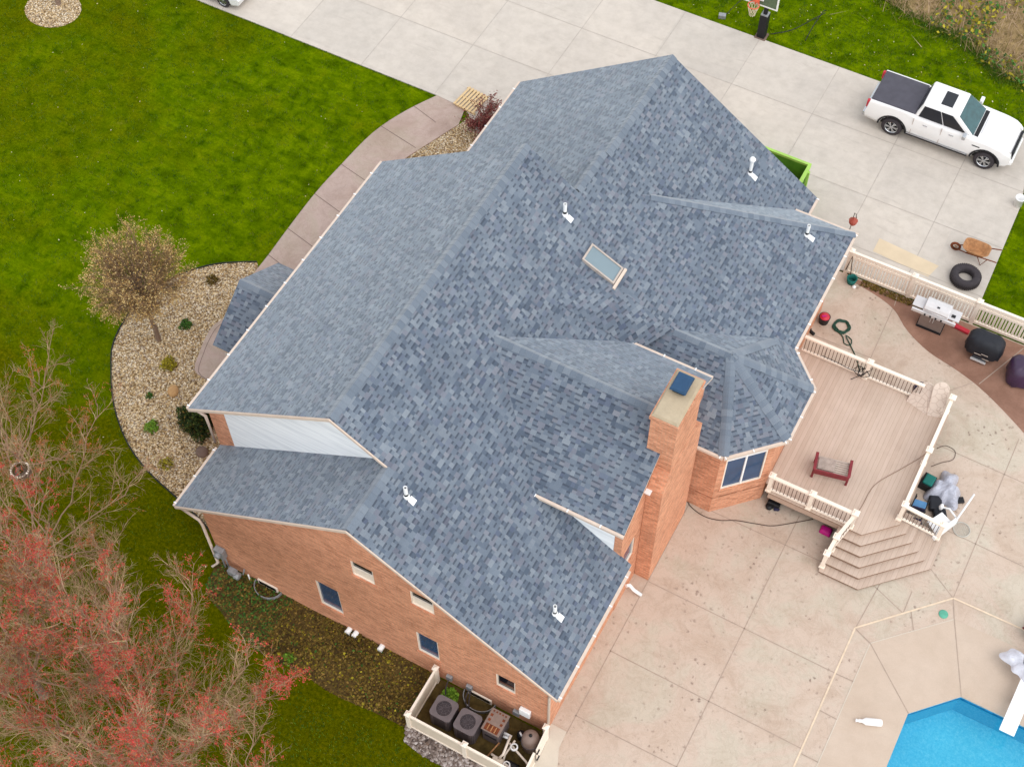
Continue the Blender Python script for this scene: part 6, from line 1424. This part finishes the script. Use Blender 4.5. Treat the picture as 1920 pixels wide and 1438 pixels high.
def bare_tree(base, H, R_, seed, label, nl=9, sec=12, ter=9, tw=4, buds='budred', bfrac=.5, bcl=7, lift=.1, r0=.14, first=.18, bscale=.032, twr=.009, name='bare_tree', group='bare red-budded trees at lower left', trunk_mat='bark', twig_mat='twigmix', clump=.0, lr=.26):
    rr = random.Random(seed); base = V3(base); root = thing(name, tuple(base), label, 'tree', group)
    tk_, tg, bd = MB(), MB(), MB()
    top = base+V3((rr.uniform(-.2, .2), rr.uniform(-.2, .2), H*first))
    stick(tk_, base, top, r0*1.25, r0, trunk_mat, 9); stick(tk_, base-V3((0, 0, .1)), base+V3((0, 0, .15)), r0*1.7, r0*1.25, trunk_mat, 9)
    for i in range(nl):
        az = 2*PI*i/nl+rr.uniform(-.35, .35); sp = rr.uniform(.25, 1.0)*R_
        tgt = base+V3((math.cos(az)*sp, math.sin(az)*sp, H*(1-.32*(sp/R_)**2)*rr.uniform(.82, 1)))
        a = base.lerp(top, rr.uniform(.6, 1)); dd = (tgt-a); L = dd.length
        P = [a]
        nseg = 9
        for k in range(1, nseg+1):
            t = k/nseg; q = a.lerp(tgt, t); bow = math.sin(t*PI)*.1*L
            q = q+V3((math.cos(az)*bow*.5, math.sin(az)*bow*.5, -bow*.35))+V3((rr.gauss(0, .09), rr.gauss(0, .09), rr.gauss(0, .06)))
            P.append(q)
        for k in range(nseg):
            ra = r0*lr*(1-k/nseg)**.8+.007; rb = r0*lr*(1-(k+1)/nseg)**.8+.007
            stick(tk_, P[k], P[k+1], ra, rb, 'limb', 6)
        for s_ in range(sec):
            t = .22+.78*(s_+rr.random())/sec; k = min(nseg-1, int(t*nseg)); q = P[k].lerp(P[k+1], t*nseg-k); d = (P[k+1]-P[k])
            ln = R_*.42*(1.15-t*.65)*rr.uniform(.7, 1.25)
            S2 = polyline(rr, q, rdir(rr, d, rr.uniform(.35, .8)), ln, 6, .16, lift)
            for j in range(6): stick(tg, S2[j], S2[j+1], .0075*(1-j/7)+.0038, .0075*(1-(j+1)/7)+.0038, twig_mat, 4)
            for u_ in range(ter):
                t2 = .15+.85*(u_+rr.random())/ter; k2 = min(5, int(t2*6)); q2 = S2[k2].lerp(S2[k2+1], t2*6-k2)
                l3 = ln*.4*rr.uniform(.6, 1.3)*(1.2-.6*t2)
                S3 = polyline(rr, q2, rdir(rr, S2[k2+1]-S2[k2], rr.uniform(.45, 1.0)), l3, 3, .2, lift)
                for j in range(3): stick(tg, S3[j], S3[j+1], twr*(1.25-j*.25), twr*(1.0-j*.25), twig_mat)
                hot = math.sin(q2.x*3.3+seed)+math.sin(q2.y*3.6+seed*2)+math.sin(q2.z*2.6)+rr.gauss(0, .3)
                on = hot > clump
                for w_ in range(tw):
                    t3 = rr.uniform(.2, 1); k3 = min(2, int(t3*3)); q3 = S3[k3].lerp(S3[k3+1], t3*3-k3); d3 = rdir(rr, S3[k3+1]-S3[k3], rr.uniform(.35, .9)); e = q3+d3*l3*rr.uniform(.3, .6)+V3((0, 0, .02))
                    stick(tg, q3, e, twr*.75, twr*.4, twig_mat)
                    if on and rr.random() < bfrac:
                        for b_ in range(bcl): bud(bd, rr, q3.lerp(e, rr.uniform(.3, 1.05))+V3((rr.gauss(0, .03), rr.gauss(0, .03), rr.gauss(0, .03))), bscale*rr.uniform(.6, 1.3), buds if rr.random() < .85 else 'budorange')
    tk_.build('trunk', root, merge=False); cr_ = tg.build('crown', root, merge=False)
    if bd.v: bd.build('buds', cr_, merge=False)
    return root
bare_tree((-2.4, -17.6, 0), 9.4, 5.2, 11, 'bare tree thick with red buds, largest crown in the lower left corner', 18, 20, 12, 4, 'budred', .58, 8, clump=.3, bscale=.025, twr=.0042, r0=.11)
bare_tree((-7.2, -16.9, 0), 8.8, 4.6, 12, 'bare red-budded tree whose crown fills the left end of the bottom edge', 16, 18, 11, 4, 'budred', .58, 8, clump=.3, bscale=.025, twr=.0042, r0=.11)
bare_tree((-9.6, -13.4, 0), 7.8, 4.4, 13, 'thin bare tree with pale twigs and few orange-red tips, around the round nest', 12, 12, 10, 4, 'budorange', .5, 6, clump=.8, bscale=.02, twr=.004, r0=.08)
bare_tree((-12.6, -11.0, 0), 6.8, 3.6, 14, 'sparse young tree with orange-red tips at the left edge, farthest from the camera', 9, 10, 9, 4, 'budorange', .5, 6, clump=.6, bscale=.02, twr=.004, r0=.07)
bare_tree((1.0, -18.2, 0), 7.0, 3.8, 15, 'small pale-twigged bare tree with red buds at the bottom edge, nearest the gravel strip', 12, 13, 9, 4, 'budred', .5, 7, clump=.8, bscale=.02, twr=.004, r0=.07)
bare_tree((-6.3, -14.4, 0), 6.2, 2.8, 16, 'low slender bare tree between the red-budded crowns and the brick wall', 9, 10, 9, 4, 'budorange', .45, 6, clump=.9, bscale=.02, r0=.065, twr=.004)
# nest
nb = MB(); nc = V3((-9.14, -12.82, 5.9))
nb.lathe([(0, 0), (.16, .03), (.25, .14), (.26, .24), (.22, .24), (.17, .12), (0, .05)], nc, 'bark', 18, mats=['bark', 'bark', 'bark', 'bark', 'soil', 'soil'])
for k in range(240):
    a = random.uniform(0, 2*PI); rr_ = random.uniform(.08, .3); z = random.uniform(.05, .26) if rr_ > .2 else .14; t = a+random.uniform(-.5, .5)+PI/2
    c = nc+V3((rr_*math.cos(a), rr_*math.sin(a), z)); d = V3((math.cos(t), math.sin(t), random.gauss(0, .2)))*random.uniform(.05, .16)
    stick(nb, c-d, c+d, .008, .005, 'palebark' if z > .2 else 'bark')
for k in range(22): a = 2*PI*k/22; bud(nb, random, nc+V3((.26*math.cos(a), .26*math.sin(a), .25)), .045, 'vinyl')
tag(nb.build('nest', merge=False), 'round grey nest-like bowl with a pale rim among the bare twigs at left', 'nest')

# small ornamental tree in the gravel bed
rr = random.Random(5); ot = thing('ornamental_tree', (-12.08, -4.38, 0), 'small round-crowned tree with brown twigs and golden leaf tips in the gravel bed', 'tree')
tk_, tg, bd = MB(), MB(), MB(); b0 = V3((-12.08, -4.38, 0)); t0 = b0+V3((-.06, .03, 2.0))
P = [b0, b0+V3((.02, .02, .8)), b0+V3((-.03, .03, 1.5)), t0]
for k in range(3): stick(tk_, P[k], P[k+1], .1-.018*k, .082-.018*k, 'bark', 9)
cc = t0+V3((.05, -.05, 1.8))
stick(tk_, t0, t0+V3((-.03, .02, 1.4)), .05, .02, 'bark', 7)
for i in range(95):
    while True:
        q = V3((rr.uniform(-1, 1), rr.uniform(-1, 1), rr.uniform(-.85, 1)))
        if .6 < q.length < 1: break
    tgt = cc+V3((q.x*1.75, q.y*1.75, q.z*1.6)); a = t0+V3((-.02, .01, max(-.35, min(1.3, .5+q.z*1.0+rr.uniform(-.4, .1)))))
    S1 = polyline(rr, a, (tgt-a)+V3((0, 0, .25)), (tgt-a).length, 5, .12, -.03)
    for j in range(5): stick(tk_, S1[j], S1[j+1], .02*(1-j/6)+.004, .02*(1-(j+1)/6)+.004, 'bark', 4)
    for s_ in range(15):
        t = .4+.6*(s_+rr.random())/15; k = min(4, int(t*5)); q2 = S1[k].lerp(S1[k+1], t*5-k)
        S2 = polyline(rr, q2, rdir(rr, S1[k+1]-S1[k], rr.uniform(.4, 1.2)), rr.uniform(.3, .65), 4, .2, .04)
        for j in range(4): stick(tg, S2[j], S2[j+1], .008-.0015*j, .0065-.0015*j, 'twigbrown')
        for w_ in range(9):
            t3 = rr.uniform(.1, 1); k3 = min(3, int(t3*4)); q3 = S2[k3].lerp(S2[k3+1], t3*4-k3); d3 = rdir(rr, S2[k3+1]-S2[k3], rr.uniform(.3, 1)); e = q3+d3*rr.uniform(.1, .26)
            stick(tg, q3, e, .0036, .0026, 'twigbrown')
            rel = V3(((e.x-cc.x)/1.95, (e.y-cc.y)/1.95, (e.z-cc.z)/1.8)).length
            if rr.random() < (1.0 if rel > .75 else .3):
                for b_ in range(3): bud(bd, rr, e+V3((rr.gauss(0, .02), rr.gauss(0, .02), rr.gauss(0, .02))), rr.uniform(.014, .028), 'budgold')
tk_.build('trunk', ot, merge=False); cr_ = tg.build('crown', ot, merge=False); bd.build('leaf_buds', cr_, merge=False)
# young tree in the gravel ring
bare_tree((-26.28, 7.75, 0), 5.5, 1.8, 21, 'young tree standing in the round gravel ring, only its trunk in view', 7, 7, 5, 3, 'budgold', .3, 3, first=.35, r0=.09, group='trees in gravel')
# shrubs
def leaf_mound(name, c, rx, rz_, n, m, label, size=(.03, .06), stems=0, stem_m='bark', up=.3, cat='shrub'):
    rr = random.Random(int(c[0]*100)); root = thing(name, c, label, cat); mb = MB(); c = V3(c)
    for _ in range(n):
        a = rr.uniform(0, 2*PI); ph = math.acos(rr.uniform(0, 1)); k = rr.uniform(.45, 1.0)*(1+.16*math.sin(3*a+c.x)+.1*math.sin(5*a+ph*4))
        p = c+V3((rx*k*math.sin(ph)*math.cos(a), rx*k*math.sin(ph)*math.sin(a), rz_*k*math.cos(ph)+.03))
        s_ = rr.uniform(*size); u_ = V3((rr.gauss(0, 1), rr.gauss(0, 1), rr.gauss(0, .6)+up)).normalized()*s_; v_ = u_.orthogonal().normalized()*s_*.45; i = len(mb.v)
        mb.v += [tuple(p-u_), tuple(p-v_), tuple(p+u_), tuple(p+v_)]; mb.f.append((i, i+1, i+2, i+3)); mb.mi.append(mb.mat(m if rr.random() < .9 else 'litter')); mb.sm.append(False)
    mb.build('foliage', root, merge=False)
    mb = MB()
    for k in range(max(5, stems)):
        a = rr.uniform(0, 2*PI); e = c+V3((rx*.6*math.cos(a)*rr.random(), rx*.6*math.sin(a)*rr.random(), rz_*rr.uniform(.5, .9))); stick(mb, c, e, .012, .005, stem_m)
    mb.build('stems', root, merge=False)
leaf_mound('evergreen_shrub', (-8.72, -6.55, 0), .72, .85, 3600, 'evergreen', 'dark evergreen shrub in the gravel bed under the corner of the main eave', (.04, .085))
leaf_mound('mound_shrub', (-11.07, -5.12, 0), .32, .3, 700, 'olive', 'yellow-green round shrub in the middle of the gravel bed', (.025, .05))
leaf_mound('small_plant', (-11.55, -3.42, 0), .24, .24, 350, 'midgreen', 'small dark green plant in the gravel bed right of the ornamental trunk', (.03, .06), cat='plant')
leaf_mound('small_plant', (-10.89, -6.5, 0), .13, .16, 160, 'midgreen', 'tiny green sprig in the gravel bed left of the tan boulder', (.025, .05), cat='plant')
leaf_mound('small_plant', (-10.05, -7.5, 0), .27, .2, 420, 'lime', 'bright green low plant in the lower part of the gravel bed', (.03, .06), cat='plant')
leaf_mound('small_plant', (-8.75, -8.45, 0), .28, .18, 200, 'olive', 'pale yellowish tuft at the lowest end of the gravel bed', (.03, .06), cat='plant')
leaf_mound('small_plant', (-11.9, -1.3, 0), .26, .22, 240, 'litter', 'brown withered tuft in the gravel bed nearest the walk', (.03, .06), cat='plant')
leaf_mound('small_plant', (-13.04, -3.3, 0), .16, .18, 120, 'midgreen', 'thin dark sprig in the gravel bed left of the ornamental trunk', (.02, .05), cat='plant')
leaf_mound('small_plant', (-12.9, -2.2, 0), .15, .2, 120, 'evergreen', 'small dark tuft under the crown of the ornamental tree', (.02, .05), cat='plant')
leaf_mound('small_plant', (-1.2, -12.3, 0), .22, .2, 260, 'lime', 'single bright green weed on the leaf-strewn ground by the side wall', (.03, .06), cat='plant')
# red-leaved shrub by the pallet
rr = random.Random(9); rs = thing('red_shrub', (-6.75, 10.2, 0), 'dark red fine-leaved shrub between the pallet and the garage eave', 'shrub'); tg, bd = MB(), MB(); b0 = V3((-6.75, 10.15, 0))
for i in range(34):
    q = V3((rr.uniform(-1, 1), rr.uniform(-1, 1), rr.uniform(.25, 1))).normalized(); tgt = b0+V3((q.x*1.0, q.y*1.15, q.z*1.35))*rr.uniform(.75, 1); a = b0
    S1 = polyline(rr, a, (tgt-a)+V3((0, 0, .4)), (tgt-a).length, 5, .12, -.08)
    for j in range(5): stick(tg, S1[j], S1[j+1], .022*(1-j/6)+.005, .022*(1-(j+1)/6)+.005, 'bark', 4)
    for s_ in range(14):
        t = .25+.75*rr.random(); k = min(4, int(t*5)); q2 = S1[k].lerp(S1[k+1], t*5-k); e = q2+rdir(rr, S1[k+1]-S1[k], rr.uniform(.5, 1.2))*rr.uniform(.12, .35); stick(tg, q2, e, .007, .004, 'maroonleaf' if rr.random() < .6 else 'bark')
        for w_ in range(6): bud(bd, rr, q2.lerp(e, rr.uniform(.2, 1.2))+V3((rr.gauss(0, .04), rr.gauss(0, .04), rr.gauss(0, .04))), rr.uniform(.02, .045), 'maroonleaf')
tg.build('branches', rs, merge=False); bd.build('leaves', rs, merge=False)
# boulders
def rock(name, c, s_, m, label, seed):
    rr = random.Random(seed); bm = bmesh.new(); bmesh.ops.create_icosphere(bm, subdivisions=3, radius=1)
    o_ = [(rr.uniform(-2, 2), rr.uniform(-2, 2), rr.uniform(-2, 2), rr.uniform(0, 6)) for _ in range(6)]
    for v in bm.verts:
        k = 1+sum(.06*math.sin(a*v.co.x+b*v.co.y+c_*v.co.z+p) for a, b, c_, p in o_); v.co = V3((v.co.x*s_[0]*k, v.co.y*s_[1]*k, max(-.2, v.co.z)*s_[2]*k))
    me = bpy.data.meshes.new(name); bm.to_mesh(me); bm.free(); me.materials.append(MT[m])
    for p in me.polygons: p.use_smooth = True
    o = bpy.data.objects.new(name, me); COL.objects.link(o); o.location = c; return tag(o, label, 'rock')
rock('boulder', (-10.28, -5.95, .05), (.2, .2, .16), 'stone', 'rounded tan boulder in the gravel bed above the evergreen shrub', 2)
rock('boulder', (-7.98, -7.5, .05), (.26, .2, .16), 'darkstone', 'flat grey-brown boulder in the gravel bed next to the lower eave', 3)
